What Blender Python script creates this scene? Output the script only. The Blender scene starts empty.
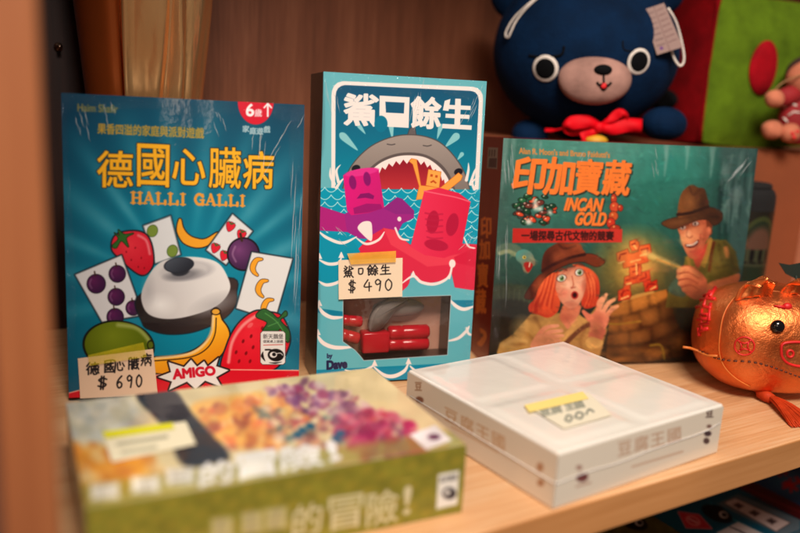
import bpy, bmesh, math, random
import numpy as np
from mathutils import Vector, Matrix
random.seed(7)
R = math.radians
scene = bpy.context.scene
C = scene.collection

# ---------------------------------------------------------------- camera
F_PX, PITCH, ROLL, EYE = 795.4, R(12.608), R(3.132), 0.2712     # focal length for an 800 px wide frame
FW = np.array([0, math.cos(PITCH), -math.sin(PITCH)])
_up = np.array([0, math.sin(PITCH), math.cos(PITCH)]); _rt = np.array([1.0, 0, 0])
RT = _rt*math.cos(ROLL) + _up*math.sin(ROLL)
UP = -_rt*math.sin(ROLL) + _up*math.cos(ROLL)
CAM = np.array([0, 0, EYE])
cd = bpy.data.cameras.new('camera'); cam = bpy.data.objects.new('camera', cd); C.objects.link(cam)
cd.sensor_width = 36; cd.lens = F_PX/800*36; cd.clip_start = 0.02; cd.clip_end = 50
cam.matrix_world = Matrix(((RT[0], UP[0], -FW[0], 0), (RT[1], UP[1], -FW[1], 0), (RT[2], UP[2], -FW[2], EYE), (0, 0, 0, 1)))
cd.dof.use_dof = True; cd.dof.focus_distance = 0.715; cd.dof.aperture_fstop = 2.2
scene.camera = cam

# ---------------------------------------------------------------- light
w = bpy.data.worlds.new('World'); scene.world = w; w.use_nodes = True
bg = w.node_tree.nodes['Background']; bg.inputs[0].default_value = (1.0, 0.82, 0.70, 1); bg.inputs[1].default_value = 0.11
def area(name, loc, target, sx, sy, power, col):
    l = bpy.data.lights.new(name, 'AREA'); l.shape = 'RECTANGLE'; l.size = sx; l.size_y = sy; l.energy = power; l.color = col
    o = bpy.data.objects.new(name, l); C.objects.link(o); o.location = loc
    o.rotation_euler = (Vector(target)-Vector(loc)).to_track_quat('-Z', 'Y').to_euler()
    return o
area('ceiling_lamp', (0.25, -0.55, 1.55), (0.12, 0.55, 0.1), 0.7, 0.5, 53, (1.0, 0.93, 0.85))
area('front_fill', (-0.1, -1.0, 0.62), (0.1, 0.75, 0.1), 0.4, 0.5, 3.6, (1.0, 0.76, 0.56))  # added fill from the front, brightens the treasure game's spine
area('warm_side_fill', (-0.95, -0.35, 0.55), (0.05, 0.5, 0.05), 0.4, 0.4, 3.2, (1.0, 0.60, 0.34))  # added orange fill, warms the left side of the white box
scene.view_settings.view_transform = 'Standard'; scene.view_settings.look = 'None'
scene.view_settings.exposure = 0.0; scene.view_settings.gamma = 1

# ---------------------------------------------------------------- helpers: points
def ray(px, py):
    return FW + RT*(px-400)/F_PX - UP*(py-266.5)/F_PX
def at(px, py, Y):                       # point at depth Y seen at a pixel of the 800 px photo
    d = ray(px, py); return CAM + d*(Y/d[1])
def at_z(px, py, z):
    d = ray(px, py); return CAM + d*((z-EYE)/d[2])
def on_ellipsoid(px, py, c, r, M=None, lift=1.0):  # first hit of a ray with an ellipsoid
    M = np.eye(3) if M is None else M
    o = (M.T @ (CAM-np.array(c)))/r; d = (M.T @ ray(px, py))/r
    a, b, k = d@d, 2*o@d, o@o-1
    disc = max(b*b-4*a*k, 0); t = (-b-math.sqrt(disc))/(2*a)
    p = o+d*t; p = p/np.linalg.norm(p)
    return np.array(c) + M @ (p*r*lift), M @ ((p/r)/np.linalg.norm(p/r))

# ---------------------------------------------------------------- helpers: objects
def tag(o, label=None, cat=None, group=None, kind=None):
    if label: o['label'] = label
    if cat: o['category'] = cat
    if group: o['group'] = group
    if kind: o['kind'] = kind
    return o
def thing(name, label, cat, loc=(0, 0, 0), axes=None, group=None):
    o = bpy.data.objects.new(name, None); C.objects.link(o); o.empty_display_size = 0.02
    if axes is None: o.location = loc
    else:
        ex, ey, ez = axes
        o.matrix_world = Matrix(((ex[0], ey[0], ez[0], loc[0]), (ex[1], ey[1], ez[1], loc[1]), (ex[2], ey[2], ez[2], loc[2]), (0, 0, 0, 1)))
    return tag(o, label, cat, group)
def obj(name, bm, mat, parent=None, origin=None, smooth=False):
    if origin is not None: bmesh.ops.translate(bm, vec=-Vector(origin), verts=bm.verts)
    bmesh.ops.recalc_face_normals(bm, faces=bm.faces)
    me = bpy.data.meshes.new(name); bm.to_mesh(me); bm.free()
    me.materials.append(mat)
    if smooth: me.polygons.foreach_set('use_smooth', [True]*len(me.polygons))
    o = bpy.data.objects.new(name, me); C.objects.link(o)
    if parent is not None: o.parent = parent
    return o
def add_box(bm, x0, x1, y0, y1, z0, z1, bevel=0.0, M=None, seg=2):
    m = bmesh.new(); bmesh.ops.create_cube(m, size=1)
    for v in m.verts:
        v.co = Vector(((x0+x1)/2+v.co.x*(x1-x0), (y0+y1)/2+v.co.y*(y1-y0), (z0+z1)/2+v.co.z*(z1-z0)))
    if bevel: bmesh.ops.bevel(m, geom=m.edges[:], offset=bevel, segments=seg, profile=0.5, affect='EDGES')
    if M is not None: bmesh.ops.transform(m, matrix=M, verts=m.verts)
    t = bpy.data.meshes.new('t'); m.to_mesh(t); m.free(); bm.from_mesh(t); bpy.data.meshes.remove(t)
    return bm
def add_tube(bm, pts, r, seg=8, closed=False):
    P = [Vector(p) for p in pts]; n = len(P); rs = r if hasattr(r, '__len__') else [r]*n
    rings = []; prev = None
    for i, p in enumerate(P):
        a = P[(i-1) % n] if (closed or i > 0) else p; b = P[(i+1) % n] if (closed or i < n-1) else p
        t = (b-a).normalized()
        if prev is None:
            prev = t.orthogonal().normalized()
        u = (prev - t*prev.dot(t)).normalized(); prev = u; v = t.cross(u)
        rings.append([bm.verts.new(p + (u*math.cos(2*math.pi*k/seg) + v*math.sin(2*math.pi*k/seg))*rs[i]) for k in range(seg)])
    m = n if closed else n-1
    for i in range(m):
        A, B = rings[i], rings[(i+1) % n]
        for k in range(seg): bm.faces.new((A[k], A[(k+1) % seg], B[(k+1) % seg], B[k]))
    if not closed:
        bm.faces.new(rings[0][::-1]); bm.faces.new(rings[-1])
    return bm
def add_ell(bm, c, r, M=None, seg=32, rings=20, wob=0.0, seed=0):
    rnd = random.Random(seed); ph = [rnd.uniform(0, 6.28) for _ in range(6)]
    M = np.eye(3) if M is None else M
    vs = {}
    for i in range(rings+1):
        th = math.pi*i/rings
        for k in range(seg if 0 < i < rings else 1):
            p = 2*math.pi*k/seg
            d = np.array([math.sin(th)*math.cos(p), math.sin(th)*math.sin(p), math.cos(th)])
            s = 1 + wob*(math.sin(3*d[0]*2+ph[0])+math.sin(4*d[1]+ph[1]+2*d[2])+math.sin(5*d[2]+ph[2]+3*d[0]))
            vs[i, k] = bm.verts.new(Vector(np.array(c) + M @ (d*np.array(r)*s)))
    for i in range(rings):
        for k in range(seg):
            k2 = (k+1) % seg
            if i == 0: bm.faces.new((vs[0, 0], vs[1, k], vs[1, k2]))
            elif i == rings-1: bm.faces.new((vs[i, k], vs[rings, 0], vs[i, k2]))
            else: bm.faces.new((vs[i, k], vs[i+1, k], vs[i+1, k2], vs[i, k2]))
    return bm
def add_lathe(bm, prof, c, seg=40, fold=None):
    rings = []
    for r, z in prof:
        rings.append([bm.verts.new(Vector(c)+Vector((r*f*math.cos(a), r*f*math.sin(a), z))) for a, f in
                      ((2*math.pi*k/seg, 1 if fold is None else fold(2*math.pi*k/seg, z)) for k in range(seg))])
    for A, B in zip(rings, rings[1:]):
        for k in range(seg): bm.faces.new((A[k], A[(k+1) % seg], B[(k+1) % seg], B[k]))
    bm.faces.new(rings[0][::-1]); bm.faces.new(rings[-1])
    return bm
def add_prism(bm, pts, axes, o, t):      # outline (u,v) in the plane axes[0], axes[1], thickness t along axes[2]
    A = [Vector(o)+Vector(axes[0])*u+Vector(axes[1])*v for u, v in pts]
    a = [bm.verts.new(p) for p in A]; b = [bm.verts.new(p+Vector(axes[2])*t) for p in A]; n = len(a)
    bm.faces.new(a[::-1]); bm.faces.new(b)
    for i in range(n): bm.faces.new((a[i], a[(i+1) % n], b[(i+1) % n], b[i]))
    return bm
def smooth_pts(pts, n=6, closed=True):
    P = [np.array(p, float) for p in pts]; N = len(P); out = []
    for i in range(N if closed else N-1):
        p0 = P[(i-1) % N] if closed or i > 0 else P[i]; p1 = P[i]; p2 = P[(i+1) % N]; p3 = P[(i+2) % N] if closed or i+2 < N else P[(i+1) % N]
        for k in range(n):
            t = k/n
            out.append(0.5*(2*p1+(p2-p0)*t+(2*p0-5*p1+4*p2-p3)*t*t+(3*p1-p0-3*p2+p3)*t**3))
    if not closed: out.append(P[-1])
    return out

# ---------------------------------------------------------------- helpers: materials
def lin(c):
    c = np.asarray(c, float)/255
    return np.where(c <= 0.04045, c/12.92, ((c+0.055)/1.055)**2.4)
def new_mat(name):
    m = bpy.data.materials.new(name); m.use_nodes = True
    return m, m.node_tree, m.node_tree.nodes['Principled BSDF']
def L(nt, a, b): nt.links.new(a, b)
def noise(nt, scale, detail=4, rough=0.55, vec=None, sc=None):
    n = nt.nodes.new('ShaderNodeTexNoise'); n.inputs['Scale'].default_value = scale; n.inputs['Detail'].default_value = detail; n.inputs['Roughness'].default_value = rough
    tc = nt.nodes.new('ShaderNodeTexCoord'); mp = nt.nodes.new('ShaderNodeMapping')
    if sc: mp.inputs['Scale'].default_value = sc
    L(nt, tc.outputs['Object'], mp.inputs[0]); L(nt, mp.outputs[0], n.inputs['Vector'])
    return n
def bump(nt, height, strength, dist):
    b = nt.nodes.new('ShaderNodeBump'); b.inputs['Strength'].default_value = strength; b.inputs['Distance'].default_value = dist
    L(nt, height, b.inputs['Height']); return b
def ramp(nt, fac, stops):
    r = nt.nodes.new('ShaderNodeValToRGB'); L(nt, fac, r.inputs[0]); e = r.color_ramp.elements
    while len(e) < len(stops): e.new(0.5)
    for k, (p, c) in enumerate(stops): e[k].position = p; e[k].color = (*c, 1)
    return r
def m_plain(name, col, rough=0.5, var=0.15, scale=40, bmp=0.0, bscale=300, metal=0.0, sheen=0.0, coat=0.0, coat_bump=0.0):
    m, nt, p = new_mat(name); c = lin(col)
    n = noise(nt, scale); r = ramp(nt, n.outputs[0], [(0.3, tuple(c*(1-var))), (0.7, tuple(np.clip(c*(1+var), 0, 1)))])
    L(nt, r.outputs[0], p.inputs['Base Color']); p.inputs['Roughness'].default_value = rough; p.inputs['Metallic'].default_value = metal
    if bmp:
        ba, bb = noise(nt, bscale, 3), noise(nt, bscale*.17, 5, .7); bs = nt.nodes.new('ShaderNodeMath'); bs.operation = 'MULTIPLY_ADD'; bs.inputs[1].default_value = 2.2
        L(nt, bb.outputs[0], bs.inputs[0]); L(nt, ba.outputs[0], bs.inputs[2]); L(nt, bump(nt, bs.outputs[0], bmp, 0.0013).outputs[0], p.inputs['Normal'])
    if sheen:
        p.inputs['Sheen Weight'].default_value = sheen; p.inputs['Sheen Roughness'].default_value = 0.4
        p.inputs['Sheen Tint'].default_value = (*np.clip(c*3+0.01, 0, 1), 1); p.inputs['Specular IOR Level'].default_value = 0.12
    if coat: film(nt, p, coat, coat_bump)
    return m
def film(nt, p, weight, strength):       # the clear shrink film round a box: a glossy coat with slack wrinkles
    p.inputs['Coat Weight'].default_value = weight; p.inputs['Coat Roughness'].default_value = 0.08
    a = noise(nt, 14, 3, 0.5, sc=(1, 1, 0.35)); b = noise(nt, 160, 2, 0.6)
    ad = nt.nodes.new('ShaderNodeMath'); ad.operation = 'MULTIPLY_ADD'; ad.inputs[1].default_value = 0.06
    L(nt, b.outputs[0], ad.inputs[0]); L(nt, a.outputs[0], ad.inputs[2])
    L(nt, bump(nt, ad.outputs[0], strength, 0.006).outputs[0], p.inputs['Coat Normal'])
def m_print(name, rough=0.4, coat=0.7, strength=0.35):
    m, nt, p = new_mat(name)
    a = nt.nodes.new('ShaderNodeVertexColor'); a.layer_name = 'ink'; L(nt, a.outputs[0], p.inputs['Base Color'])
    p.inputs['Roughness'].default_value = rough; p.inputs['Specular IOR Level'].default_value = 0.2
    if coat: film(nt, p, coat, strength)
    return m
def m_wood(name, dark, mid, light, axis, scale=1.0, rough=0.45, fine=260):
    m, nt, p = new_mat(name)
    s = [1, 1, 1]
    for i in range(3): s[i] = 0.035 if i == axis else 1.0
    n1 = noise(nt, fine*scale, 3, 0.6, sc=s); n2 = noise(nt, 26*scale, 4, 0.6, sc=s); n3 = noise(nt, 5*scale, 2)
    a = nt.nodes.new('ShaderNodeMath'); a.operation = 'MULTIPLY_ADD'; a.inputs[1].default_value = 0.5
    b = nt.nodes.new('ShaderNodeMath'); b.operation = 'MULTIPLY'; b.inputs[1].default_value = 0.5
    L(nt, n2.outputs[0], b.inputs[0]); L(nt, n1.outputs[0], a.inputs[0]); L(nt, b.outputs[0], a.inputs[2])
    r = ramp(nt, a.outputs[0], [(0.33, tuple(lin(dark))), (0.5, tuple(lin(mid))), (0.66, tuple(lin(light)))])
    mx = nt.nodes.new('ShaderNodeMix'); mx.data_type = 'RGBA'; mx.blend_type = 'MULTIPLY'; mx.inputs[0].default_value = 0.4
    L(nt, r.outputs[0], mx.inputs[6]); L(nt, n3.outputs[0], mx.inputs[7]); L(nt, mx.outputs[2], p.inputs['Base Color'])
    p.inputs['Roughness'].default_value = rough
    L(nt, bump(nt, n1.outputs[0], 0.15, 0.0005).outputs[0], p.inputs['Normal'])
    return m

# ---------------------------------------------------------------- helpers: printed sheets
def homography(src, dst):
    A = []; b = []
    for (x, y), (u, v) in zip(src, dst):
        A += [[x, y, 1, 0, 0, 0, -u*x, -u*y], [0, 0, 0, x, y, 1, -v*x, -v*y]]; b += [u, v]
    return np.append(np.linalg.solve(np.array(A, float), np.array(b, float)), 1).reshape(3, 3)
def apply_h(H, x, y):
    x = np.asarray(x, float); y = np.asarray(y, float); d = H[2, 0]*x+H[2, 1]*y+H[2, 2]
    return (H[0, 0]*x+H[0, 1]*y+H[0, 2])/d, (H[1, 0]*x+H[1, 1]*y+H[1, 2])/d
GLYPH = {}
def glyph(s, spacing=1.0):               # outline segments of a string, scaled to the unit square (v up)
    if (s, spacing) in GLYPH: return GLYPH[s, spacing]
    cu = bpy.data.curves.new('lettering', 'FONT'); cu.body = s; cu.resolution_u = 4; cu.space_character = spacing
    o = bpy.data.objects.new('lettering', cu); C.objects.link(o)
    me = bpy.data.meshes.new_from_object(o.evaluated_get(bpy.context.evaluated_depsgraph_get()))
    co = np.array([v.co[:2] for v in me.vertices]); cnt = {}
    for p in me.polygons:
        for k in p.edge_keys: cnt[k] = cnt.get(k, 0)+1
    e = [k for k, c in cnt.items() if c == 1]
    bpy.data.objects.remove(o); bpy.data.curves.remove(cu); bpy.data.meshes.remove(me)
    lo, hi = co.min(0), co.max(0); co = (co-lo)/(hi-lo)
    GLYPH[s, spacing] = (co[[k[0] for k in e]], co[[k[1] for k in e]])
    return GLYPH[s, spacing]
class Print:
    # a printed face: a fine grid of vertices carrying ink colours; artwork is laid out in the coordinates of the
    # rectified photograph of that face (quad = its corners TL, TR, BR, BL)
    def __init__(s, quad, w, h, pitch, base=(200, 200, 200)):
        s.w, s.h = w, h; s.nx = int(w/pitch)+2; s.nz = int(h/pitch)+2
        s.H = homography([(0, 1), (1, 1), (1, 0), (0, 0)], quad); s.Hi = homography(quad, [(0, 1), (1, 1), (1, 0), (0, 0)])
        U, V = np.meshgrid(np.linspace(0, 1, s.nx), np.linspace(0, 1, s.nz)); s.U, s.V = U.ravel(), V.ravel()
        s.X, s.Y = apply_h(s.H, s.U, s.V); s.col = np.tile(np.array(base, float), (len(s.X), 1)); s.hole = None
    def uv(s, x, y): return apply_h(s.Hi, x, y)
    def sel(s, P, pad):
        lo, hi = P.min(0)-pad, P.max(0)+pad
        return np.nonzero((s.X > lo[0]) & (s.X < hi[0]) & (s.Y > lo[1]) & (s.Y < hi[1]))[0]
    def over(s, idx, m, col):
        if callable(col): col = col(s.X[idx], s.Y[idx])
        s.col[idx] = s.col[idx]*(1-m[:, None]) + np.asarray(col, float)*m[:, None]
    def segs(s, A, B, idx, inside=True):
        x, y = s.X[idx], s.Y[idx]; d2 = np.full(len(idx), 1e9); odd = np.zeros(len(idx), bool)
        for (ax, ay), (bx, by) in zip(A, B):
            dx, dy = bx-ax, by-ay; q = dx*dx+dy*dy+1e-12
            t = np.clip(((x-ax)*dx+(y-ay)*dy)/q, 0, 1); d2 = np.minimum(d2, (x-ax-t*dx)**2+(y-ay-t*dy)**2)
            if inside and ay != by: odd ^= ((ay > y) != (by > y)) & (x < (bx-ax)*(y-ay)/(by-ay)+ax)
        d = np.sqrt(d2); return np.where(odd, -d, d) if inside else d
    def poly(s, pts, col, aa=0.8, alpha=1.0, smooth=False, edge=None, ew=1.0, grow=0.0, holes=()):
        P = np.array(smooth_pts(pts) if smooth else pts, float); idx = s.sel(P, aa+ew+grow+2)
        if not len(idx): return
        A, B = P, np.roll(P, -1, 0)
        for hpts in holes: hp = np.array(hpts, float); A = np.vstack([A, hp]); B = np.vstack([B, np.roll(hp, -1, 0)])
        d = s.segs(A, B, idx)-grow
        if edge is not None: s.over(idx, np.clip(0.5-(d-ew)/aa, 0, 1)*alpha, edge)
        s.over(idx, np.clip(0.5-d/aa, 0, 1)*alpha, col)
    def line(s, pts, width, col, aa=0.8, alpha=1.0, smooth=True, taper=None):
        P = np.array(smooth_pts(pts, 6, False) if smooth and len(pts) > 2 else pts, float)
        W = np.full(len(P), width/2.0) if taper is None else np.interp(np.linspace(0, 1, len(P)), np.linspace(0, 1, len(taper)), taper)/2
        idx = s.sel(P, W.max()+aa+1)
        if not len(idx): return
        x, y = s.X[idx], s.Y[idx]; best = np.full(len(idx), 1e9)
        for (a, b, wa, wb) in zip(P[:-1], P[1:], W[:-1], W[1:]):
            dx, dy = b-a; t = np.clip(((x-a[0])*dx+(y-a[1])*dy)/(dx*dx+dy*dy+1e-12), 0, 1)
            best = np.minimum(best, np.hypot(x-a[0]-t*dx, y-a[1]-t*dy)-(wa+(wb-wa)*t))
        s.over(idx, np.clip(0.5-best/aa, 0, 1)*alpha, col)
    def ell(s, cx, cy, rx, ry, col, rot=0, aa=0.8, alpha=1.0, edge=None, ew=1.0):
        idx = s.sel(np.array([[cx-max(rx, ry), cy-max(rx, ry)], [cx+max(rx, ry), cy+max(rx, ry)]]), aa+ew+1)
        if not len(idx): return
        x, y = s.X[idx]-cx, s.Y[idx]-cy; c, n = math.cos(R(rot)), math.sin(R(rot))
        q = np.hypot((x*c+y*n)/rx, (-x*n+y*c)/ry); d = (q-1)*min(rx, ry)
        if edge is not None: s.over(idx, np.clip(0.5-(d-ew)/aa, 0, 1)*alpha, edge)
        s.over(idx, np.clip(0.5-d/aa, 0, 1)*alpha, col)
    def glow(s, cx, cy, rx, ry, col, alpha=1.0, p=1.0, rot=0):
        idx = s.sel(np.array([[cx-max(rx, ry), cy-max(rx, ry)], [cx+max(rx, ry), cy+max(rx, ry)]]), 1)
        if not len(idx): return
        x, y = s.X[idx]-cx, s.Y[idx]-cy; c, n = math.cos(R(rot)), math.sin(R(rot))
        q = np.hypot((x*c+y*n)/rx, (-x*n+y*c)/ry); s.over(idx, np.clip(1-q, 0, 1)**p*alpha, col)
    def text(s, t, quad, col, bold=0.0, aa=0.7, edge=None, ew=1.0, alpha=1.0, spacing=1.0):
        # quad: TL, TR, BR, BL of the string's bounding box, or (x0, y0, x1, y1)
        if len(quad) == 4 and not hasattr(quad[0], '__len__'):
            x0, y0, x1, y1 = quad; quad = ((x0, y0), (x1, y0), (x1, y1), (x0, y1))
        q = np.array(quad, float); A, B = glyph(t, spacing)
        f = lambda g: (q[3]*(1-g[:, :1])+q[2]*g[:, :1])*(1-g[:, 1:])+(q[0]*(1-g[:, :1])+q[1]*g[:, :1])*g[:, 1:]
        idx = s.sel(q, bold+ew+aa+1)
        if not len(idx): return
        d = s.segs(f(A), f(B), idx)-bold
        if edge is not None: s.over(idx, np.clip(0.5-(d-ew)/aa, 0, 1)*alpha, edge)
        s.over(idx, np.clip(0.5-d/aa, 0, 1)*alpha, col)
    def mottle(s, amp, size, seed=0):
        rng = np.random.RandomState(seed); v = np.zeros(len(s.X))
        for k in range(10):
            a = rng.uniform(0, 6.28); f = rng.uniform(0.4, 2.2)*2*math.pi/size
            v += np.sin((s.X*math.cos(a)+s.Y*math.sin(a))*f+rng.uniform(0, 6.28))
        s.col *= (1+amp*v/4)[:, None]
    def build(s, name, mat, parent, place, gain=0.9):
        # place(U, V) -> N x 3 local coordinates
        co = place(s.U, s.V).astype(np.float32); nx, nz = s.nx, s.nz
        i = np.arange(nx*nz).reshape(nz, nx); q = np.stack([i[:-1, :-1], i[:-1, 1:], i[1:, 1:], i[1:, :-1]], -1).reshape(-1, 4)
        if s.hole is not None:
            P = np.array(s.hole, float); d = s.segs(P, np.roll(P, -1, 0), np.arange(nx*nz)); q = q[~(d[q] < 0).any(1)]
        me = bpy.data.meshes.new(name); me.vertices.add(len(co)); me.vertices.foreach_set('co', co.ravel())
        n = len(q); me.loops.add(n*4); me.loops.foreach_set('vertex_index', q.ravel().astype(np.int32))
        me.polygons.add(n); me.polygons.foreach_set('loop_start', np.arange(0, n*4, 4, dtype=np.int32)); me.polygons.foreach_set('loop_total', np.full(n, 4, np.int32))
        at_ = me.color_attributes.new('ink', 'FLOAT_COLOR', 'POINT')
        c = np.ones((len(co), 4), np.float32); c[:, :3] = lin(np.clip(s.col, 0, 255))**1.12*gain; at_.data.foreach_set('color', c.ravel())
        me.update(calc_edges=True); me.validate(); me.materials.append(mat)
        o = bpy.data.objects.new(name, me); C.objects.link(o); o.parent = parent
        return o
def grad(p0, c0, p1, c1):
    p0, p1 = np.array(p0, float), np.array(p1, float); c0, c1 = np.array(c0, float), np.array(c1, float); d = p1-p0
    def f(x, y):
        t = np.clip(((x-p0[0])*d[0]+(y-p0[1])*d[1])/(d@d), 0, 1)[:, None]; return c0*(1-t)+c1*t
    return f
def rgrad(c, r, c0, c1):
    c0, c1 = np.array(c0, float), np.array(c1, float)
    def f(x, y):
        t = np.clip(np.hypot(x-c[0], y-c[1])/r, 0, 1)[:, None]; return c0*(1-t)+c1*t
    return f
def front_of(w, h, off=-0.0004):
    return lambda U, V: np.stack([-w/2+U*w, np.full_like(U, off), V*h], 1)
def standing_axes(yaw, lean):
    y, l = R(yaw), R(lean); ex = np.array([math.cos(y), math.sin(y), 0]); n = np.array([-math.sin(y), math.cos(y), 0]); z = np.array([0, 0, 1.0])
    ez = z*math.cos(l)+n*math.sin(l); ey = n*math.cos(l)-z*math.sin(l)
    return ex, ey, ez
def paper(name, prt, mat, parent, off, curl=0.0):   # a sheet of paper stuck to the front of a box: corners in face fractions
    return prt.build(name, mat, parent, lambda U, V: prt.lay(U, V, off, curl))
def slip(face, quad, pitch, base):                  # a small printed slip whose corners are given on the face's photo quad
    u, v = face.uv([p[0] for p in quad], [p[1] for p in quad])
    x, z = -face.w/2+u*face.w, v*face.h
    pr = Print(quad, math.hypot(x[1]-x[0], z[1]-z[0]), math.hypot(x[0]-x[3], z[0]-z[3]), pitch, base)
    def lay(U, V, off, curl):
        X = (x[3]*(1-U)+x[2]*U)*(1-V)+(x[0]*(1-U)+x[1]*U)*V; Z = (z[3]*(1-U)+z[2]*U)*(1-V)+(z[0]*(1-U)+z[1]*U)*V
        return np.stack([X, off-curl*(1-V)**2, Z], 1)
    pr.lay = lay
    return pr

# ---------------------------------------------------------------- the setting: the shelf compartment
SY = R(31.37); E_ = np.array([math.cos(SY), math.sin(SY), 0]); N_ = np.array([-math.sin(SY), math.cos(SY), 0])
N0 = 0.418*math.cos(SY)                                      # the shelf's front edge; E_ runs along it, N_ into the shelf
NW = 0.895                                                   # the back wall
SHELF = Matrix(((E_[0], N_[0], 0, 0), (E_[1], N_[1], 0, 0), (0, 0, 1, 0), (0, 0, 0, 1)))
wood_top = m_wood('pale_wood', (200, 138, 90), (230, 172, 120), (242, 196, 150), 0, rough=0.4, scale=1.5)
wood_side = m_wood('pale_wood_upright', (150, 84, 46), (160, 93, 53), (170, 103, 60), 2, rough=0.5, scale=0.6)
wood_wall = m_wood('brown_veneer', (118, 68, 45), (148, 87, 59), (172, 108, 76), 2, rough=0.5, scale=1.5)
wood_dark = m_wood('dark_brown_wood', (40, 20, 16), (52, 27, 20), (64, 34, 24), 2, rough=0.5)
def setting(name, args, mat, bevel=0.001):
    o = obj(name, add_box(bmesh.new(), *args, bevel=bevel), mat); o.matrix_world = SHELF; return tag(o, kind='structure')
PE = 0.0437                                                  # inner face of the side panel, along E_
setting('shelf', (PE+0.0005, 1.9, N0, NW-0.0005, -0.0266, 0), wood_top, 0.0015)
setting('unseen_upper_shelf', (PE+0.0005, 1.9, N0, NW-0.0005, 0.735, 0.7616), wood_top, 0.0015)  # unseen shelf above, its height set by the shade it casts
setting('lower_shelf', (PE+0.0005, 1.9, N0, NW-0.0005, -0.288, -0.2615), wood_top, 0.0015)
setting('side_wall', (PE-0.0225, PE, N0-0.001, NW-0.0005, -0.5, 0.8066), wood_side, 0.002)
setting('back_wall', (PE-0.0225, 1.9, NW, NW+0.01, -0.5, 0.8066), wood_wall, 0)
bm = add_box(bmesh.new(), PE+0.001, 0.152, NW-0.014, NW-0.0008, 0.0006, 0.734, 0.001)  # dark strip in front of the back wall's left end
o = obj('dark_corner_strip', bm, wood_dark); o.matrix_world = SHELF; tag(o, kind='structure')
setting('shelf_edge', (PE+0.0005, 1.9, N0-.0013, N0-.0001, -0.0264, -.0002), m_wood('edge_band', (190, 126, 70), (200, 136, 80), (210, 146, 90), 0, rough=.4), 0.0005)
t = thing('shelf_pin', 'tiny metal shelf pin in the dark corner strip above the teal game box', 'shelf pin', (0, 0, 0))
q = at(66, 46, 0.775); e0 = q@E_; t.matrix_world = Matrix.Translation(Vector(E_*e0+N_*(NW-0.014)+np.array([0, 0, q[2]]))) @ SHELF
steel = m_plain('steel', (150, 120, 100), 0.3, metal=1.0)
obj('pin', add_tube(bmesh.new(), [(0, 0.004, 0), (0, -0.012, 0)], 0.0022, 12), steel, t, smooth=True)
obj('collar', add_tube(bmesh.new(), [(0, 0, 0), (0, -0.002, 0)], 0.0042, 16), steel, t, smooth=True)

# ---------------------------------------------------------------- materials
print_film = m_print('print_under_film')
print_paper = m_print('handwritten_paper', 0.75, 0)
print_matte = m_print('print_matte', 0.5, 0.25, 0.1)
K = 0.00033                                                  # ink grid pitch in metres

def handwrite(p, strokes, ox, oy, sx, sy, col=(35, 28, 30), wd=1.1, sh=0.0):
    for st in strokes: p.line([(ox+x*sx, oy+y*sy+x*sx*sh) for x, y in st], wd, col, aa=0.7)
DIG = {'6': [[(.75, 0), (.3, .35), (.15, .7), (.35, 1), (.7, .9), (.75, .65), (.45, .5), (.2, .65)]],
       '9': [[(.8, .2), (.5, 0), (.2, .2), (.35, .45), (.7, .35), (.8, .15), (.75, .6), (.65, 1)]],
       '0': [[(.5, 0), (.2, .25), (.15, .7), (.45, 1), (.8, .75), (.85, .3), (.5, 0)]],
       '4': [[(.55, 0), (.1, .62), (.95, .6)], [(.7, .25), (.68, 1)]],
       '$': [[(.85, .2), (.5, .1), (.2, .28), (.45, .48), (.8, .66), (.55, .88), (.15, .8)], [(.42, -.05), (.36, 1.08)], [(.62, -.05), (.56, 1.08)]]}
def price(p, s, ox, oy, dx, sx, sy, sh=0.0, wd=1.2):
    for k, c in enumerate(s): handwrite(p, DIG[c], ox+k*dx, oy+k*dx*sh, sx, sy, wd=wd)
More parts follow.
